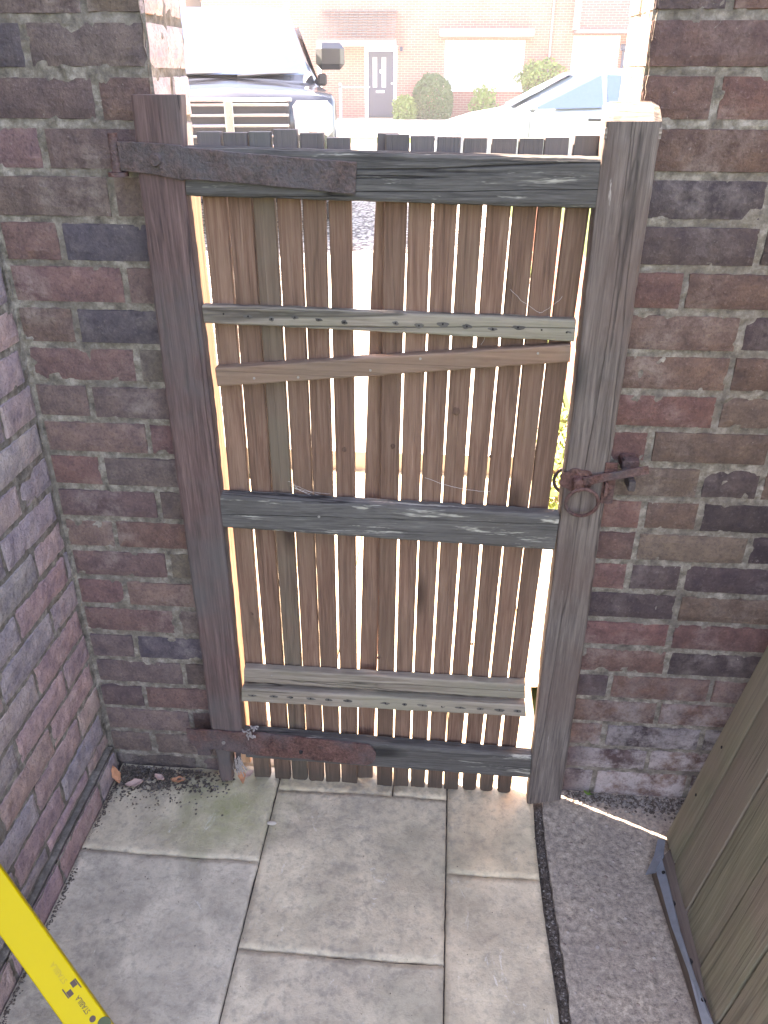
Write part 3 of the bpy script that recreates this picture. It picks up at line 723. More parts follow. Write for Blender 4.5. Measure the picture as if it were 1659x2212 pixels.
hg2 = mb.build('hinge', M_RUSTR, gate); hg2['label'] = 'flaking red rusted lower strap hinge'
for (px, py) in ((483, 1604), (650, 1625)):
    p = PY(px, py, HF); mb = MB(); mb.cyl((p.x, HF+0.003, p.z), (p.x, HF-0.003, p.z), 0.0055, 0.004, 12); mb.build('nail', M_NAIL if px == 483 else M_STAIN, hg2)

# ring latch
lf = GF - 0.004
latch = None
mb = MB()
c = PY(1247, 1038, lf)
prof = []
for i in range(40):
    t = 2*math.pi*i/40; r = 0.027 + 0.0045*abs(math.cos(t*3.5)); prof.append((c.x + r*1.15*math.cos(t), c.z + r*0.8*math.sin(t)))
vs = [(x, lf, z) for x, z in prof] + [(x, lf+0.004, z) for x, z in prof]; n = len(prof)
mb.add(vs, [tuple(range(n))] + [(i+n, (i+1) % n + n, (i+1) % n, i) for i in range(n)])
latch = mb.build('ring_latch', M_RUSTR, gate); latch['label'] = 'rusty ring handle latch on the latch stile'
mb = MB()
mb.cyl((c.x, lf+.002, c.z), (c.x, lf-0.016, c.z), 0.010, 0.0085, 20); mb.cyl((c.x, lf-0.016, c.z), (c.x, lf-0.022, c.z), 0.011, 0.009, 20)
mb.cyl((c.x, lf-0.019, c.z+.004), (c.x, lf-0.019, c.z-0.014), 0.006, 0.005, 12)
mb.build('spindle', M_RUSTR, latch, True, 40)
rc = PY(1257, 1086, lf-0.020); R0 = 0.0310
mb = MB(); mb.tube([(rc.x + R0*math.cos(t*math.pi/20), lf-0.020 - 0.004*math.sin(t*math.pi/20), rc.z + R0*math.sin(t*math.pi/20)) for t in range(40)], 0.0036, 10, closed=True, jit=0.05)
mb.build('ring', M_RUSTR, latch, True)
mb = MB()
def obar(mb, P0, P1, h, yf, th, mi=0):
    a = Vector(P0); b = Vector(P1); plank(mb, [tuple(a), tuple(b)], [(a[0]-h*(b-a).normalized().y, a[1]+h*(b-a).normalized().x), (b[0]-h*(b-a).normalized().y, b[1]+h*(b-a).normalized().x)], yf, yf+th, 0.001, 0.0004, 0.01)
obar(mb, Q(1262, 1048, lf-.008), Q(1402, 1023, lf-.008), 0.0165, lf-.010, 0.005)
mb.build('latch_bar', M_RUSTR, latch)
mb = MB()
p = PY(1312, 1000, lf); q = PY(1300, 1088, lf)
mb.bbox((q.x-.004, lf, q.z), (q.x+.020, lf+.004, p.z), .001)
k = PY(1303, 1056, lf)
mb.bbox((k.x, lf-.014, k.z-.010), (k.x+.006, lf, k.z+.018), .001)
for zz in (0.012, 0.030, 0.062): mb.cyl((q.x+.007, lf+.001, q.z+zz), (q.x+.007, lf-.002, q.z+zz), .003, .0025, 10)
mb.build('bar_guide', M_RUSTR, latch)
# ring on the outer face
mb = MB(); oc = Vector((PY(1222, 1035, 0.0).x+0.004, 0.006, PY(1222, 1035, 0.0).z))
mb.tube([(oc.x + 0.028*math.cos(t*math.pi/16), GB+0.012, oc.z + 0.028*math.sin(t*math.pi/16)) for t in range(32)], 0.0036, 8, closed=True)
mb.cyl((c.x, GB+0.016, c.z), (c.x, GB-0.001, c.z), 0.008, 0.008, 12)
mb.build('outer_ring', M_RUST, latch, True)

# catch on the wall
kp = PY(1362, 996, -0.02)
catch = thing('latch_catch', (kp.x, 0.0, kp.z-.03), 'small rusty iron catch fixed into the right brick wall behind the latch bar', 'catch')
mb = MB(); mb.bbox((kp.x-.019, -0.040, kp.z-.014), (kp.x+.014, 0.002, kp.z+.008), .003); mb.cyl((kp.x-.002, -.030, kp.z+.008), (kp.x-.002, -.030, kp.z+.011), .016, .015, 16)
mb.build('staple', M_RUSTR, catch)
mb = MB(); mb.bbox((kp.x-.002, -0.045, kp.z-.055), (kp.x+.012, 0.002, kp.z-.034), .002); mb.build('hook', M_RUST, catch)

# timber jamb fixed in the opening, left reveal
jb = MB(); plank(jb, [(PIER_X+.001, -0.01), (PIER_X+.001, 1.46)], [(PIER_X+.034, -0.01), (PIER_X+.034, 1.46)], 0.030, 0.095, .003, .001, .03, seed=9)
tag(jb.build('gate_jamb', M_JAMB), 'pale tan timber post standing behind the left edge of the gate', 'gate post')

# ------------------------------------------------------------------ leaning board panel, right foreground
UP = Vector((0.246, 0.10, 1.0)).normalized()
C0 = Vector((0.566, -0.131, 0.0)); C1 = Vector((0.512, -0.236, 0.0)); C2 = Vector((0.5335, -0.558, 0.0))
ddir = (C2 - C1).normalized()
panel = thing('board_panel', (0.6, -0.5, 0.0), 'green brown boarded door panel leaning at the right edge of the passage', 'board panel')
nrm = UP.cross(Vector((0, 1, 0))).normalized() * 1.0       # pointing -x (towards the passage)
if nrm.x > 0: nrm = -nrm
dB = Vector((-0.02, -1, 0)).normalized()
base0 = Vector((0.568, -0.137, 0.030))
def PP(a, h, d): # along the panel, up the boards, outwards
    return base0 + dB*a + UP*h + nrm*d
widths = [0.088, 0.118, 0.120, 0.118, 0.120, 0.118, 0.119, 0.12, 0.118]; a = 0.0
for i, wd in enumerate(widths):
    mb = MB(); vs = []; g = 0.004
    prof = [(a+g*.5, -.022), (a+g*.5, -.014), (a+g*1.0, -.0006), (a+wd*.25, 0.0006), (a+wd*.5, 0.001), (a+wd*.75, 0.0006), (a+wd-g*1.0, -.0006), (a+wd-g*.5, -.014), (a+wd-g*.5, -.022)]
    NH = 60
    for j in range(NH+1):
        h = 1.85*j/NH
        for (q, d) in prof:
            p = PP(q, h, d + (0.0, .0012, -.0006, .0018, 0)[i % 5] + 0.0007*FB(q+i*3, h*.2, 0, 30, 3)); vs.append(p)
    m = len(prof); fs = [(j*m+k, j*m+k+1, (j+1)*m+k+1, (j+1)*m+k) for j in range(NH) for k in range(m-1)] + [(j*m+m-1, j*m, (j+1)*m, (j+1)*m+m-1) for j in range(NH)]
    fs += [tuple(range(m)), tuple(range(NH*m, NH*m+m))]
    mb.add(vs, fs); mb.build('board', M_PANEL, panel); a += wd
for (aa, hh) in ((0.035, 0.16), (0.035, 0.30), (0.16, 0.10), (0.40, 0.06)):
    mb = MB(); p = PP(aa, hh, 0.0); mb.cyl(p - nrm*.002, p + nrm*.0016, .004, .0035, 10); mb.build('nail', M_STAIN, panel)
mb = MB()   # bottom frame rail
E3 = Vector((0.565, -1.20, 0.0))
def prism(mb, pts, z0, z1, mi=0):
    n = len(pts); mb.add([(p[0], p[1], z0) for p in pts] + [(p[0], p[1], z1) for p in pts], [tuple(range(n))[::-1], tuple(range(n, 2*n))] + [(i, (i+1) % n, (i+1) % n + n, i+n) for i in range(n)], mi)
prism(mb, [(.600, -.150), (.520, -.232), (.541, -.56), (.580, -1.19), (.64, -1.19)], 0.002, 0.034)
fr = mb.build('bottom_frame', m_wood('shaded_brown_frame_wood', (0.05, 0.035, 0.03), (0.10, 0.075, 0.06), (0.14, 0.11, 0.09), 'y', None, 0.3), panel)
mb = MB()   # galvanised angle
def strip(mb, pts, th=0.0015):
    n = len(pts); vs = []
    for a, b in pts: vs += [a, b]
    fs = [(2*i, 2*i+1, 2*i+3, 2*i+2) for i in range(n-1)]
    k = len(vs); vs2 = [Vector(v) + Vector((0.002, 0, -th)) for v in vs]
    mb.add([Vector(v) for v in vs] + vs2, fs + [tuple(q+k for q in f)[::-1] for f in fs] + [(2*i+1, 2*i+1+k, 2*i+3+k, 2*i+3) for i in range(n-1)] + [(2*i, 2*i+2, 2*i+2+k, 2*i+k) for i in range(n-1)])
strip(mb, [(PZ(1421, 1812, .034), PZ(1436, 1813, .042)), (PZ(1412, 1850, .034), PZ(1432, 1850, .045)), (PZ(1394, 1889, .034), PZ(1414, 1885, .045))])
strip(mb, [(PZ(1417, 1853, .040), PZ(1427, 1848, .046)), (PZ(1418, 1885, .036), PZ(1441, 1900, .048)), (PZ(1450, 2000, .036), PZ(1468, 2010, .048)), (PZ(1487, 2100, .036), PZ(1500, 2110, .048)), (PZ(1520, 2225, .036), PZ(1545, 2225, .048)), (PZ(1545, 2330, .036), PZ(1570, 2330, .048))])
ga = mb.build('steel_edging', M_GALV, panel)
for (px, py) in ((1433, 1873), (1444, 1890), (1468, 1960), (1478, 1990)) :
    pass
for (px, py) in ((1434, 1885), (1455, 1950), (1492, 2075), (1520, 2160)):
    p = PZ(px, py, .045); mb = MB(); mb.cyl(p + Vector((.001, 0, -.004)), p + Vector((-.0012, 0, .0016)), .0045, .004, 10); mb.build('screw', M_STAIN, ga)

# ------------------------------------------------------------------ spirit level
d = Vector((0.612, -0.348, -0.711)).normalized()
A1 = Vector((-0.767, -0.577, 0.346))
w0 = Vector((-0.042, -0.0174, -0.0267)); w0 = (w0 - w0.dot(d)*d).normalized()
vdir = (CAM - A1).normalized(); vdir = (vdir - vdir.dot(d)*d - vdir.dot(w0)*w0).normalized()
th = math.radians(27)
wv = (w0*math.cos(th) + vdir*math.sin(th)).normalized(); nv = (vdir*math.cos(th) - w0*math.sin(th)).normalized()
Wd, Td = 0.060, 0.030
t0, t1 = -0.098, 0.452
lv = thing('spirit_level', A1 + d*t1, 'bright yellow spirit level leaning against the wall in the bottom left corner', 'spirit level')
def LV(t, a, b): return A1 + d*t + wv*a + nv*b      # b = 0 on the printed face, negative behind
mb = MB(); bv = .0022
sec = [(bv, 0), (Wd-bv, 0), (Wd, -bv), (Wd, -Td+bv), (Wd-bv, -Td), (bv, -Td), (0, -Td+bv), (0, -bv)]
vs = [LV(t, a_, b_) for t in (t0, t1) for a_, b_ in sec]; n = len(sec)
mb.add(vs, [(i, (i+1) % n, (i+1) % n + n, i + n) for i in range(n)] + [tuple(range(n))[::-1], tuple(range(n, 2*n))])
body = mb.build('body', M_YEL, lv)
for tt in (t0, t1):
    mb = MB(); vs = [LV(tt + s_, a_, b_) for s_ in (-.004, .004) for a_, b_ in [(-.0008, .0008), (Wd+.0008, .0008), (Wd+.0008, -Td-.0008), (-.0008, -Td-.0008)]]
    mb.add(vs, [(0,1,2,3),(7,6,5,4),(0,4,5,1),(1,5,6,2),(2,6,7,3),(3,7,4,0)])
    mb.build('end_cap', M_CAP, lv)
def lpt(px, py):   # a pixel on the printed face -> (t, a)
    r = ray(px, py); s_ = (A1 - CAM).dot(nv) / r.dot(nv); p = CAM + r*s_; q = p - A1; return q.dot(d), q.dot(wv)
def text_mesh(body_txt, size, pc, mat, name, parent, xs=1.0):
    cu = bpy.data.curves.new('t', 'FONT'); cu.body = body_txt; cu.size = size; cu.align_x = 'CENTER'; cu.align_y = 'CENTER'; cu.extrude = 0.0001
    to = bpy.data.objects.new('t', cu); C.objects.link(to)
    dg = bpy.context.evaluated_depsgraph_get(); me = bpy.data.meshes.new_from_object(to.evaluated_get(dg)); bpy.data.objects.remove(to)
    # text x runs up the level (-d), text up runs along +wv
    off = parent.location if parent.type == 'EMPTY' else lv.location
    tt, aa = pc
    for v in me.vertices:
        p = LV(tt - v.co.x*xs, aa + v.co.y, 0.0004 + v.co.z) - off; v.co = p
    me.materials.clear(); me.materials.append(mat)
    o = bpy.data.objects.new(name, me); C.objects.link(o); o.parent = parent; return o
text_mesh('STABILA', 0.0135, lpt(179, 2170), M_INK, 'lettering', body, 0.72)
text_mesh('STABILA', 0.0135, lpt(127, 2101), M_INKF, 'lettering', body, 0.86)
tc_, ac_ = lpt(155, 2112+8)
mb = MB()
def lrect(t_a, t_b, a_a, a_b):
    vs = [LV(t_, a_, b_) for b_ in (0.0001, 0.0006) for t_, a_ in ((t_a, a_a), (t_b, a_a), (t_b, a_b), (t_a, a_b))]
    mb.add(vs, [(0,3,2,1),(4,5,6,7),(0,1,5,4),(1,2,6,5),(2,3,7,6),(3,0,4,7)])
tc_, ac_ = lpt(154, 2136)
lrect(tc_-.010, tc_+.001, ac_-.012, ac_-.003); lrect(tc_-.001, tc_+.010, ac_+.001, ac_+.010)
lrect(tc_-.010, tc_+.010, ac_-.0145, ac_-.0125); lrect(tc_-.010, tc_+.010, ac_+.0105, ac_+.0125)
mb.build('emblem', M_INK, body)
tt, aa = lpt(200, 2201)
mb = MB(); mb.cyl(LV(tt, aa, -.001), LV(tt, aa, .0006), .0055, .0055, 20); mb.build('hole', M_INK, body)
tt, aa = lpt(225, 2212)
mb = MB(); mb.cyl(LV(tt, aa, -.001), LV(tt, aa, .0012), .012, .012, 24); mb.build('vial', M_VIAL, lv)

# ------------------------------------------------------------------ leaves, pebble
def leaf(px, py, size, rz, tilt, mat, label, z=0.006, curl=0.3):
    p = PZ(px, py, z); mb = MB()
    def fn(s, t):
        u = (s-.5)*2; v = t; wdt = math.sin(math.pi*min(1, v*1.02))**0.8 * (0.42 + .06*math.sin(v*17)) 
        x = u*wdt*size; y = (v-.5)*size*1.7; zz = curl*size*(u*u*0.6 + (v-.5)**2) + 0.05*size*math.sin(v*9+u*4)
        x2 = x*math.cos(rz) - y*math.sin(rz); y2 = x*math.sin(rz) + y*math.cos(rz)
        return (p.x + x2, p.y + y2*math.cos(tilt), p.z + zz + y2*math.sin(tilt) + abs(size*math.sin(tilt))*.8)
    mb.grid(fn, 8, 12)
    o = mb.build('dead_leaf', mat, smooth=True); so = o.modifiers.new('s', 'SOLIDIFY'); so.thickness = .0006
    return tag(o, label, 'leaf', 'dead leaves lying near the gate')
leaf(254, 1688, .026, 0.5, 1.0, M_LEAF, 'orange dead leaf standing in the corner of the two left walls', curl=.5)
leaf(291, 1695, .026, 1.9, 0.15, M_LEAF2, 'pale pinkish dead leaf lying flat just right of the corner')
leaf(345, 1683, .018, 1.2, 0.1, M_LEAF2, 'long brown curled leaf against the foot of the pier', curl=.7)
leaf(385, 1686, .022, 1.7, 0.05, M_LEAF, 'reddish brown dead leaf in the dirt below the pier')
leaf(524, 1690, .022, 0.2, 1.1, M_LEAF, 'sunlit orange dead leaf under the rotten foot of the gate', curl=.8)
leaf(538, 1678, .016, 2.2, 0.5, M_LEAF2, 'small crumpled pale leaf beside the rotten foot', curl=.6)
mb = MB(); p = PZ(587, 1778, .004)
def peb(s, t):
    a_ = 2*math.pi*s; b_ = math.pi*(t-.5); return (p.x + .0125*math.cos(a_)*math.cos(b_), p.y + .006*math.sin(a_)*math.cos(b_), p.z + .0045*math.sin(b_))
mb.grid(peb, 20, 10); tag(mb.build('pebble', m_plain('pebble_stone', (0.42, 0.37, 0.31), .7), smooth=True), 'small oval pebble lying on the joint between two flags', 'pebble')
p = PY(1274, 1712, -.004); mb = MB(); rng = random.Random(3)
for k in range(16):
    b_ = Vector((p.x + rng.gauss(0, .004), -.008, .001)); t_ = b_ + Vector((rng.gauss(0, .009), -rng.uniform(0, .010), rng.uniform(.008, .026)))
    q_ = (t_-b_).orthogonal().normalized()*.0022; m_ = b_.lerp(t_, .6); mb.add([b_, m_+q_, t_, m_-q_], [(0, 1, 2, 3)])
tag(mb.build('weed', M_LGW), 'tiny bright green weed at the foot of the right wall', 'weed')
# wad of cobweb and rot fibres hanging at the hinge knuckle
mb = MB(); rng = random.Random(9)
for i in range(11):
    a0 = PY(rng.uniform(530, 552), rng.uniform(1570, 1600), HF - rng.uniform(0, .01)); pts = [a0]
    for k in range(5): pts.append(pts[-1] + Vector((rng.gauss(0, .004), rng.gauss(0, .002), rng.gauss(-.001, .005))))
    mb.tube(pts, rng.uniform(.0008, .0030), 5)
fl_ = m_plain('grey_fluff', (0.30, 0.27, 0.25), .95); mb.build('cobweb_wad', fl_, gate); mb = MB()
for i in range(14):
    a0 = PY(rng.uniform(505, 520), rng.uniform(1632, 1650), HF); pts = [a0]
    for k in range(7): pts.append(pts[-1] + Vector((rng.gauss(.001, .0022), rng.gauss(0, .001), -.0062)))
    mb.tube(pts, rng.uniform(.0005, .0016), 5)
mb.build('rot_fibres', fl_, gate)
# cobwebs strung across the slats
mb = MB(); rng = random.Random(12)
def strand(p0, p1, y, sag, r=.00022):
    a_ = PY(*p0, y); b_ = PY(*p1, y); pts = []
    for k in range(13):
        t = k/12; q = a_.lerp(b_, t); q.z -= sag*4*t*(1-t); q += Vector((rng.gauss(0, .0006), 0, rng.gauss(0, .0006))); pts.append(q)
    mb.tube(pts, r, 4)
WY = SF - .004
strand((1103, 625), (1166, 676), WY, .004); strand((1166, 676), (1215, 640), WY, .004); strand((918, 1031), (1058, 1062), WY, .008, .0003)
for i in range(5): strand((622 + rng.uniform(-6, 30), 1045 + rng.uniform(-12, 12)), (690 + rng.uniform(-40, 40), 1066 + rng.uniform(-3, 4)), WY - .01, .002)
strand((1065, 710), (1130, 725), WY, .006); strand((1062, 690), (1040, 745), WY, .002)
tag(mb.build('cobweb', m_plain('cobweb_silk', (0.6, 0.57, 0.55), .8)), 'thin pale cobweb strands strung across the gate slats', 'cobweb', kind='stuff')

# ------------------------------------------------------------------ beyond the gate
def H(y):
    pts = [(-50, -0.02), (1.84, -0.02), (1.85, 0.10), (3.0, 0.16), (5.5, 0.33), (8.6, 0.35), (8.7, 0.24), (15.0, 0.24), (15.1, 0.34), (17, 0.34), (31, 0.20), (60, 0.2), (900, 0.2)]
    for (a_, za), (b_, zb) in zip(pts, pts[1:]):
        if y <= b_: return za + (zb-za)*(y-a_)/(b_-a_)
    return 0.2
ys = [-400, -20, -3, -2.7, 1.84, 1.85, 3.0, 4.2, 5.5, 7, 8.6, 8.7, 12, 15.0, 15.1, 17, 24, 31, 60, 200, 600]
def sheet(name, x0, x1, yy, dz, mat):
    mb = MB(); vs = []; 
    for y in yy: vs += [(x0, y, H(y)+dz), (x1, y, H(y)+dz)]
    mb.add(vs, [(2*i, 2*i+1, 2*i+3, 2*i+2) for i in range(len(yy)-1)]); return struct(mb.build(name, mat))
M_GRASS = m_plain('lawn_grass', (0.07, 0.11, 0.03), .9, 0, .2, .4, 40)
M_ASPH = m_plain('asphalt', (0.06, 0.06, 0.062), .9, 0, .3, .2, 80)
M_PALE = m_plain('pale_concrete', (0.38, 0.34, 0.28), .9, 0, .2, .15, 12)
sheet('ground', -600, 600, ys, -0.045, M_GRASS)
sheet('gravel_drive', -7.0, 0.62, [1.86, 3.0, 4.2, 5.5, 7, 8.6], -0.02, M_GRAV)
sheet('path', -1.1, 0.60, [1.855, 2.4, 3.0, 3.9, 4.6, 5.2], -0.008, M_PALE)
mb = MB(); mb.box((-1.1, 1.835, -0.04), (0.60, 1.855, 0.092)); struct(mb.build('step', M_PALE))
sheet('road', -300, 300, [8.72, 12, 14.98], -0.03, M_ASPH)
sheet('pavement', -300, 300, [15.12, 17.0], -0.03, M_PALE)
sheet('front_garden', -16, 14, [19.0, 24, 30.9], -0.03, M_PALE)

# low boundary wall on the right, beyond the gate
M_ORB = m_far_brick('orange_garden_brick', (0.30, 0.13, 0.08), (0.22, 0.10, 0.07), (0.32, 0.28, 0.22))  # orange is the brick's own colour
mb = MB(); mb.box((0.66, 0.3, -0.05), (0.87, 6.5, 0.52)); mb.bbox((0.64, 0.3, 0.52), (0.89, 6.5, 0.57), .01)
tag(mb.build('garden_wall', M_ORB), 'low orange brick garden wall beyond the latch side of the gate', 'garden wall')

def leafball(mb, c, R, n, leaf, rng, shell=0.55, rough=0.12):
    for i in range(n):
        while True:
            v = Vector((rng.uniform(-1, 1), rng.uniform(-1, 1), rng.uniform(-1, 1)))
            if v.length <= 1: break
        r = v.length
        if r < 1e-3: continue
        v = v / r * (shell + (1-shell)*r**0.5) * (1 + rough*noise.noise(v*2.3 + Vector(c)))
        p = Vector(c) + Vector((v.x*R[0], v.y*R[1], v.z*R[2]))
        u = Vector((rng.gauss(0, 1), rng.gauss(0, 1), rng.gauss(0, 1))).normalized(); q = u.orthogonal().normalized()
        s = leaf*rng.uniform(.6, 1.3)
        mb.add([p - u*s, p + q*s*.5, p + u*s, p - q*s*.5], [(0, 1, 2, 3)])
M_LG = m_plain('box_leaf', (0.055, 0.10, 0.035), .7, 0, .3, .5, 8)
M_LG2 = m_plain('light_green_leaf', (0.14, 0.20, 0.05), .7, 0, .3, .4, 8)
M_TWIG = m_plain('twig_bark', (0.12, 0.09, 0.06), .9)
rng = random.Random(31)
def shrub(name, x, y, z, R, n, lf_, mat, label, cat, rough=.12):
    t = thing(name, (x, y, H(y)-0.03), label, cat)
    mb = MB(); leafball(mb, (x, y, z), R, n, lf_, rng, rough=rough); mb.build('foliage', mat, t)
    mb = MB()
    for k in range(5): mb.cyl((x, y, H(y)-.03), (x + rng.uniform(-.5, .5)*R[0], y + rng.uniform(-.3, .3)*R[1], z + rng.uniform(-.2, .3)*R[2]), .03, .012, 6)
    mb.build('stem', M_TWIG, t); return t
shrub('topiary_bush', -0.78, 30.2, 0.72, (0.72, 0.6, 0.86), 5200, .06, M_LG, 'tall domed dark green clipped bush right of the front door', 'bush')
shrub('low_bush', -1.75, 29.9, 0.42, (0.42, 0.4, 0.46), 2200, .06, M_LG2, 'small light green bush between front door and domed bush', 'bush', .4)
shrub('climbing_shrub', 2.95, 30.6, 1.45, (0.72, 0.3, 0.55), 1700, .07, M_LG2, 'loose leafy shrub against the house right of the wide window', 'bush', .75)
shrub('flowering_shrub', 1.0, 30.4, 0.65, (0.42, 0.3, 0.5), 900, .07, M_LG2, 'thin leafy plant under the wide window', 'bush', .7)
t = thing('leafy_plant', (0.52, 1.3, -0.06), 'sunlit green leafy plant by the low wall beyond the latch', 'plant')
mb = MB(); leafball(mb, (0.50, 1.5, 0.20), (0.10, 0.45, 0.20), 1100, .018, rng, shell=.2); mb.build('foliage', M_LG2, t)
mb = MB()
for k in range(8): mb.cyl((0.5, 1.1+k*.1, -.06), (0.46+rng.uniform(-.05, .05), 1.1+k*.1, .3), .004, .002, 5)
mb.build('stem', M_TWIG, t)
# dry clump hanging from the right wall top
t = thing('hanging_plant', (0.30, 0.30, 1.76), 'dry brown plant clump hanging from the end of the right wall', 'plant')
mb = MB(); leafball(mb, (0.275, 0.33, 1.80), (0.055, 0.07, 0.055), 700, .010, rng, shell=.1); mb.build('foliage', m_plain('dry_brown_leaf', (0.24, 0.17, 0.11), .9), t)
mb = MB(); mb.cyl((0.295, 0.29, 1.80), (0.32, 0.216, 1.86), .004, .004, 6); mb.cyl((0.26, 0.33, 1.80), (0.32, 0.225, 1.87), .003, .003, 6); mb.build('stem', M_TWIG, t)

# ------------------------------------------------------------------ house across the street
HY = 31.0
M_HB = m_far_brick('red_house_brick', (0.34, 0.16, 0.125), (0.27, 0.13, 0.11), (0.40, 0.35, 0.30))
M_HB2 = m_far_brick('dark_house_brick', (0.22, 0.12, 0.115), (0.17, 0.10, 0.10), (0.34, 0.30, 0.28))
M_WH = m_plain('white_upvc', (0.78, 0.78, 0.76), .4, 0, .5, .03)
M_GLASS = m_plain('window_glass', (0.30, 0.33, 0.36), .12, 0, .6, .15, 3)
M_NAVY = m_plain('navy_door_paint', (0.012, 0.022, 0.06), .35, 0, .5, .08)
M_TILE = m_plain('grey_roof_tile', (0.17, 0.15, 0.15), .85, 0, .3, .3, 10)
M_LEAD = m_plain('green_grey_canopy', (0.17, 0.24, 0.22), .6, 0, .4, .1)
house = thing('brick_house', (2.0, HY, 0.2), 'red brick house across the street with tiled porch and wide white window', 'house')
mb = MB()
# front wall with openings: strips around door, window, right window
def wall_open(mb, x0, x1, z0, z1, holes, y, th):
    xs = sorted({x0, x1, *[h[0] for h in holes], *[h[1] for h in holes]}); zs = sorted({z0, z1, *[h[2] for h in holes], *[h[3] for h in holes]})
    for i in range(len(xs)-1):
        for j in range(len(zs)-1):
            cx_, cz_ = (xs[i]+xs[i+1])/2, (zs[j]+zs[j+1])/2
            if any(h[0] < cx_ < h[1] and h[2] < cz_ < h[3] for h in holes): continue
            mb.box((xs[i], y, zs[j]), (xs[i+1], y+th, zs[j+1]))
door = (-3.25, -2.10, 0.18, 2.42); win = (-0.42, 2.36, 1.12, 2.62); win2 = (4.0, 5.6, 1.05, 2.75); up1 = (-0.2, 1.8, 4.2, 5.4)
wall_open(mb, -9.0, 9.0, 0.1, 6.4, [door, win, win2, up1], HY, 0.3)
mb.box((-9.0, HY+.301, .1), (-8.7, HY+8, 6.4)); mb.box((8.7, HY+.301, .1), (9.0, HY+8, 6.4)); mb.box((-8.69, HY+7.7, .1), (8.69, HY+8, 6.4))
hw = mb.build('wall', M_HB, house)
mb = MB(); mb.add([(-9.3, HY-.3, 6.3), (9.3, HY-.3, 6.3), (9.3, HY+4.1, 9.2), (-9.3, HY+4.1, 9.2), (9.3, HY+8.4, 6.3), (-9.3, HY+8.4, 6.3)], [(0, 1, 2, 3), (3, 2, 4, 5), (0, 3, 5), (1, 4, 2), (0, 5, 4, 1)])
mb.build('roof', M_TILE, house)
def window(name, r, par, bars=2, y=HY):
    x0, x1, z0, z1 = r; mb = MB(); f = .09
    mb.box((x0, y+.05, z0), (x1, y+.14, z0+f)); mb.box((x0, y+.05, z1-f), (x1, y+.14, z1)); mb.box((x0, y+.05, z0+f), (x0+f, y+.14, z1-f)); mb.box((x1-f, y+.05, z0+f), (x1, y+.14, z1-f))
    for k in range(1, bars+1):
        xx = x0 + (x1-x0)*k/(bars+1); mb.box((xx-.04, y+.053, z0+f), (xx+.04, y+.137, z1-f))
    mb.bbox((x0-.08, y-.07, z0-.09), (x1+.08, y+.049, z0-.002), .01)
    wdw = mb.build('window', M_WH, par); mb = MB(); mb.box((x0+f*.5, y+.09, z0+f*.5), (x1-f*.5, y+.10, z1-f*.5)); mb.build('pane', M_GLASS, wdw)
    # pale curtain behind the glass
    mb = MB(); mb.grid(lambda s, t: (x0 + (x1-x0)*s, y+.22 + .02*math.sin(s*90), z0 + (z1-z0)*t), 120, 1); mb.build('curtain', M_WH, wdw)
    return wdw
window('window', win, house, 3); window('window', win2, house, 1); window('window', up1, house, 2)
mb = MB(); mb.bbox((-0.62, HY-.5, 2.70), (2.62, HY-.002, 2.96), .04); mb.build('window_canopy', M_LEAD, house)
# door and porch
mb = MB(); x0, x1, z0, z1 = door
for bx_ in (((x0, HY-.04, z0), (x0+.12, HY+.1, z1)), ((x1-.12, HY-.04, z0), (x1, HY+.1, z1)), ((x0+.12, HY-.04, z1-.14), (x1-.12, HY+.1, z1))): mb.box(*bx_)
mb.build('door_frame', M_WH, house)
mb = MB(); mb.bbox((x0+.12, HY, .20), (x1-.12, HY+.06, z1-.15), .01); fd = mb.build('door', M_NAVY, house)
mb = MB()
for q in (0.22, 0.54): mb.box((x0+q+.06, HY-.012, 1.15), (x0+q+.22, HY-.002, 2.10))
mb.build('pane', M_GLASS, fd)
mb = MB(); mb.bbox((x0+.40, HY-.02, .98), (x0+.70, HY-.002, 1.06), .005); mb.build('letter_plate', M_WH, fd)
mb = MB(); mb.cyl((x1-.18, HY-.03, 1.28), (x1-.18, HY-.002, 1.28), .03, .03, 12); mb.build('door_knob', M_WH, fd)
mb = MB(); mb.box((x0+.54, HY-.02, 1.6), (x0+.57, HY-.002, 1.72)); mb.build('door_number', M_WH, fd)
mb = MB()
mb.box((-3.5, HY-.9, 0.02), (-2.0, HY-.45, .10)); mb.box((-3.5, HY-.449, 0.02), (-2.0, HY-.045, .18)); mb.build('door_step', M_PALE, house)
mb = MB()
for i in range(11):
    ya = HY - 1.1 + i*.1; za = 2.62 + i*.085
    for k in range(16):
        xa = -4.75 + k*.165
        mb.box((xa+.004, ya, za), (xa+.161, ya+.14, za+.03 + .01*(k % 2)))
mb.box((-4.8, HY-1.15, 2.42), (-2.05, HY-1.02, 2.60))
mb.build('porch_roof', M_TILE, house)
mb = MB(); mb.box((-4.8, HY-1.14, 2.425), (-2.06, HY-.05, 2.43)); mb.bbox((-4.78, HY-1.12, .1), (-4.66, HY-1.0, 2.42), .01); mb.build('porch_post', M_WH, house)
mb = MB(); mb.box((-2.0, HY-.14, 2.28), (-1.9, HY-.01, 2.42)); mb.build('porch_lamp', M_NAVY, house)
mb = MB(); mb.tube([(3.22, HY-.07, .2), (3.22, HY-.07, 6.2)], .035, 8); mb.build('downpipe', m_plain('grey_pipe', (.25, .23, .25), .5), house)
mb = MB(); mb.box((4.05, HY-.75, 2.92), (8.2, HY-.003, 6.3)); mb.build('bay_wall', M_HB2, house)
mb = MB(); mb.box((3.98, HY-.82, 2.80), (8.25, HY-.003, 2.918)); mb.build('bay_sill', M_TILE, house)
mb = MB(); mb.box((3.93, HY-.80, 2.919), (4.049, HY-.10, 6.2)); mb.build('corner_board', M_WH, house)
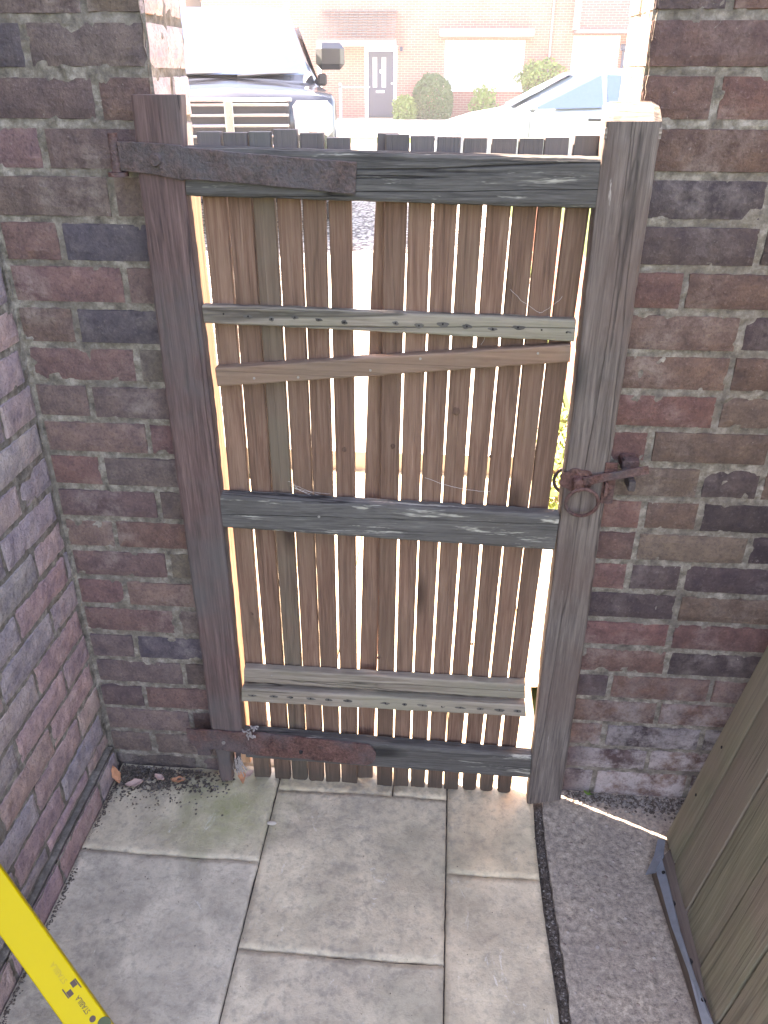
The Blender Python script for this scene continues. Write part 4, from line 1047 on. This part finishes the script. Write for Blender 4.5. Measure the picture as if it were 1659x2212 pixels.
mb = MB(); mb.box((5.70, HY-.12, 1.75), (5.78, HY-.01, 2.45)); mb.bbox((5.60, HY-.25, 2.3), (5.86, HY-.12, 2.5), .03); mb.build('wall_lamp', M_NAVY, house)
mb = MB(); mb.box((-4.1, HY-.8, .1), (-4.0, HY-.7, 1.3)); mb.box((-4.1, HY-.8, 1.15), (-3.0, HY-.7, 1.2))
tag(mb.build('hand_rail', M_GALV), 'thin grey hand rail beside the front door steps', 'hand rail')
# neighbour house on the left (behind the dark vehicle)
mb = MB(); mb.box((-26, HY+1.5, .1), (-10, HY+9, 6.4))
nh = thing('pale_house', (-18, HY+1.5, 0.1), 'pale rendered neighbouring house at far left behind the parked vehicle', 'house')
mb.build('wall', m_plain('cream_render', (.55, .5, .42), .9), nh)
mb = MB(); mb.add([(-26.4, HY+1.1, 6.39), (-9.6, HY+1.1, 6.39), (-9.6, HY+5.2, 9), (-26.4, HY+5.2, 9), (-9.6, HY+9.4, 6.39), (-26.4, HY+9.4, 6.39)], [(0, 1, 2, 3), (3, 2, 4, 5), (0, 3, 5), (1, 4, 2), (0, 5, 4, 1)]); mb.build('roof', M_TILE, nh)

# ------------------------------------------------------------------ vehicles
M_TYRE = m_plain('tyre_rubber', (0.02, 0.02, 0.022), .85); M_RIM = m_plain('alloy', (0.45, 0.46, 0.48), .35, .7)
M_BLK = m_plain('black_car_paint', (0.018, 0.020, 0.026), .12, 0, .8); M_SILV = m_plain('silver_car_paint', (0.46, 0.50, 0.50), .25, .5, .6, .03)
M_CARG = m_plain('car_glass', (0.07, 0.11, 0.18), .06, 0, .8); M_CHR = m_plain('chrome', (0.75, 0.75, 0.76), .12, .9); M_LAMP = m_plain('headlamp_lens', (0.62, 0.64, 0.66), .15, .2, .7)
M_PLAS = m_plain('black_trim', (0.025, 0.025, 0.028), .6)
def wheel(par, x, y, z, r, w_, axis='x'):
    mb = MB(); ax = Vector((1, 0, 0)) if axis == 'x' else Vector((0, 1, 0)); c_ = Vector((x, y, z))
    mb.cyl(c_ - ax*w_/2, c_ + ax*w_/2, r*.97, r*.97, 28); mb.cyl(c_ - ax*w_*.4, c_ + ax*w_*.4, r, r, 28); wh = mb.build('wheel', M_TYRE, par, True, 40)
    mb = MB()
    for s in (-1, 1):
        mb.cyl(c_ + ax*s*w_*.501, c_ + ax*s*w_*.53, r*.62, r*.60, 24)
        for k in range(5):
            t = k*2*math.pi/5; o_ = (Vector((0, math.cos(t), math.sin(t))) if axis == 'x' else Vector((math.cos(t), 0, math.sin(t))))
            mb.cyl(c_ + ax*s*w_*.54, c_ + ax*s*w_*.54 + o_*r*.58, .03, .02, 6)
    mb.build('rim', M_RIM, wh); return wh
def body_loft(st, hw):
    """st: list of (s, zb, zbelt, ztop, wlow, wtop) along the car; returns MB with long axis = +Y"""
    mb = MB(); vs = []; m = 0
    for (s, zb, zm, zt, wl, wt) in st:
        half = [(0, zb), (wl*.90, zb), (wl*.985, zb+.10), (wl, zb+(zm-zb)*.55), (wl*.985, zm-.03), (wl*.955, zm)]
        if zt > zm + .05: half += [(wt + (wl*.955-wt)*.5, zm+(zt-zm)*.5), (wt, zt-.07), (wt*.90, zt-.015), (wt*.6, zt), (0, zt+.01)]
        else: half += [(wl*.93, zm+.002), (wl*.88, zm+.012), (wl*.75, zm+.02), (wl*.45, zt+.01), (0, zt+.025)]
        ring = half + [(-x, z) for x, z in half[-2:0:-1]]
        m = len(ring); vs += [(x, s, z) for x, z in ring]
    fs = [(k*m+i, (k+1)*m+i, (k+1)*m+(i+1) % m, k*m+(i+1) % m) for k in range(len(st)-1) for i in range(m)]
    fs += [tuple(range(m)), tuple(range((len(st)-1)*m, len(st)*m))[::-1]]
    mb.add(vs, fs); return mb
# black off-roader, front towards the camera; local +Y runs to its rear, x=0 its centre line
suv = thing('parked_car', (-1.86, 5.78, 0.335), 'glossy black off-road car with barred grille parked facing the gate on the left', 'car', rz=math.radians(14), local=True)
hw_ = 0.93
st = [(0.00, .32, .90, .92, .80, .5), (0.03, .28, 1.02, 1.05, .86, .5), (0.10, .26, 1.09, 1.11, .90, .5), (0.25, .26, 1.11, 1.14, .93, .5), (0.7, .26, 1.13, 1.17, .94, .5), (1.22, .26, 1.15, 1.19, .94, .5),
      (1.30, .26, 1.15, 1.22, .94, .78), (1.55, .26, 1.16, 1.50, .94, .72), (1.90, .26, 1.16, 1.76, .94, .69), (2.3, .26, 1.16, 1.82, .94, .69), (3.4, .26, 1.17, 1.82, .94, .69), (4.3, .26, 1.18, 1.78, .93, .68), (4.62, .28, 1.18, 1.60, .90, .66), (4.7, .35, 1.1, 1.15, .86, .5)]
bd = body_loft(st, hw_).build('body', M_BLK, suv, True, 35)
mb = MB(); mb.bbox((-.50, -.035, .70), (.50, .06, 1.08), .02); gr = mb.build('grille', M_PLAS, suv)
mb = MB()
for k in range(5): mb.bbox((-.49, -.055, .72+k*.078), (.49, -.033, .742+k*.078), .004)
mb.bbox((-.035, -.06, .71), (.035, -.0335, 1.07), .004); mb.bbox((-.52, -.06, 1.065), (.52, -.02, 1.095), .008)
mb.build('grille_bar', M_CHR, gr)
for s in (-1, 1):
    mb = MB(); mb.bbox((min(s*.53, s*.86), -.03, .80), (max(s*.53, s*.86), .12, 1.07), .04)
    hl = mb.build('headlight', M_LAMP, suv); mb = MB(); mb.cyl((s*.69, -.048, .93), (s*.69, -.02, .93), .095, .105, 24); mb.build('lamp_bowl', M_CHR, hl, True, 40)
    mb = MB(); mb.bbox((min(s*.87, s*1.15), 1.38, 1.30), (max(s*.87, s*1.15), 1.52, 1.53), .05); mi_ = mb.build('wing_mirror', M_BLK, suv)
    mb = MB(); mb.bbox((min(s*.88, s*.97), 1.42, 1.16), (max(s*.88, s*.97), 1.48, 1.27), .02); mb.build('mirror_arm', M_PLAS, mi_)
    for yy in (.85, 3.75): wheel(suv, s*.80, yy, .38, .38, .26)
    for yy in (.85, 3.75):
        mb = MB(); mb.tube([(s*.945, yy + .45*math.cos(t*math.pi/16), .38 + .45*math.sin(t*math.pi/16)) for t in range(0, 17)], .035, 6); mb.build('wheel_arch', M_PLAS, suv)
    mb = MB(); x_ = s*.835
    mb.add([(s*.905, 1.62, 1.20), (s*.905, 2.7, 1.20), (s*.75, 2.7, 1.70), (s*.755, 2.02, 1.68)], [(0, 1, 2, 3) if s > 0 else (3, 2, 1, 0)]); mb.add([(s*.905, 2.78, 1.20), (s*.905, 3.8, 1.20), (s*.75, 3.7, 1.70), (s*.75, 2.78, 1.70)], [(0, 1, 2, 3) if s > 0 else (3, 2, 1, 0)]); mb.build('side_window', M_CARG, suv)
mb = MB(); mb.bbox((-.92, -.10, .36), (.92, .12, .60), .06); mb.build('bumper', M_PLAS, suv)
mb = MB(); mb.add([(-.78, 1.24, 1.26), (.78, 1.24, 1.26), (.64, 1.80, 1.83), (-.64, 1.80, 1.83)], [(0, 1, 2, 3)]); ws = mb.build('windscreen', M_CARG, suv)
mb = MB()
for x_ in (-.62, .10): mb.tube([(x_, 1.20, 1.245), (x_+.30, 1.24, 1.262), (x_+.58, 1.26, 1.268)], .011, 6)
mb.build('wiper', M_PLAS, suv)
for s in (-1, 1):
    mb = MB(); mb.tube([(s*.66, 1.9, 1.86), (s*.66, 2.2, 1.89), (s*.66, 4.1, 1.88), (s*.66, 4.3, 1.83)], .018, 6); mb.build('roof_rail', M_CHR, suv)

# silver hatchback, side on, facing left; local +Y runs to its rear -> rotate so +Y points to world +X
car = thing('parked_car', (-0.30, 11.55, 0.21), 'silver hatchback parked side on at the kerb to the right', 'car', rz=math.radians(-90), local=True)
st = [(0.00, .30, .52, .56, .62, .5), (0.05, .24, .64, .68, .76, .5), (0.20, .20, .74, .78, .84, .5), (0.55, .19, .83, .88, .87, .5), (0.95, .19, .90, .96, .88, .5), (1.08, .19, .92, 1.00, .88, .70), (1.45, .19, .94, 1.22, .88, .66), (1.90, .19, .96, 1.40, .88, .62), (2.4, .19, .98, 1.46, .88, .60),
      (3.0, .19, 1.0, 1.44, .88, .60), (3.6, .20, 1.02, 1.34, .87, .60), (3.95, .22, 1.02, 1.16, .84, .6), (4.08, .28, .98, 1.02, .78, .5)]
body_loft(st, .88).build('body', M_SILV, car, True, 35)
for s in (-1, 1):
    mb = MB(); o_ = (lambda p: p)
    def wq(y0, z0, y1, z1, y2, z2, y3, z3, xb, xt): 
        mb.add([(s*xb, y0, z0), (s*xb, y1, z1), (s*xt, y2, z2), (s*xt, y3, z3)], [(0, 1, 2, 3) if s > 0 else (3, 2, 1, 0)])
    wq(1.36, .975, 2.28, 1.00, 2.25, 1.385, 1.86, 1.32, .862, .655); mb.build('front_window', M_CARG, car)
    mb = MB(); wq(2.34, 1.00, 3.15, 1.04, 3.02, 1.37, 2.31, 1.388, .862, .655); mb.build('rear_window', M_CARG, car)
    mb = MB(); mb.bbox((min(s*.86, s*1.04), 1.28, .94), (max(s*.86, s*1.04), 1.40, 1.06), .04); mb.build('wing_mirror', M_SILV, car)
    mb = MB(); mb.bbox((min(s*.875, s*.905), 2.10, .84), (max(s*.875, s*.905), 2.28, .87), .008); mb.build('door_handle', M_PLAS, car)
    for yy in (.72, 3.28): wheel(car, s*.76, yy, .31, .31, .20)
    for yy in (1.32, 2.32, 3.1):
        mb = MB(); mb.box((min(s*.878, s*.8835), yy, .35), (max(s*.878, s*.8835), yy+.006, .93))
        mb.build('door_seam', M_PLAS, car)
    mb = MB(); mb.bbox((min(s*.50, s*.79), .02, .58), (max(s*.50, s*.79), .22, .70), .03); mb.build('headlight', M_LAMP, car)
mb = MB(); mb.add([(-.74, 1.06, 1.005), (.74, 1.06, 1.005), (.60, 1.88, 1.415), (-.60, 1.88, 1.415)], [(0, 1, 2, 3)]); mb.build('windscreen', M_CARG, car)

# ------------------------------------------------------------------ haze
HAZE = 0.0015  # thin volume added to whiten the street like lens glare
if HAZE > 0:
    hm = bpy.data.materials.new('glare_haze_air'); hm.use_nodes = True; t = hm.node_tree; t.nodes.clear()
    pvn = t.nodes.new('ShaderNodeVolumePrincipled'); pvn.inputs['Density'].default_value = HAZE; pvn.inputs['Color'].default_value = (0.92, 0.95, 1.0, 1); pvn.inputs['Anisotropy'].default_value = 0.2
    oo = t.nodes.new('ShaderNodeOutputMaterial'); t.links.new(pvn.outputs[0], oo.inputs['Volume'])
    mb = MB(); mb.box((-650, -450, -1.1), (650, 650, 10.5)); hz = mb.build('glare_haze', hm); hz['kind'] = 'stuff'; hz['label'] = 'thin air volume added to whiten the street like lens glare'; hz['category'] = 'glare_haze'
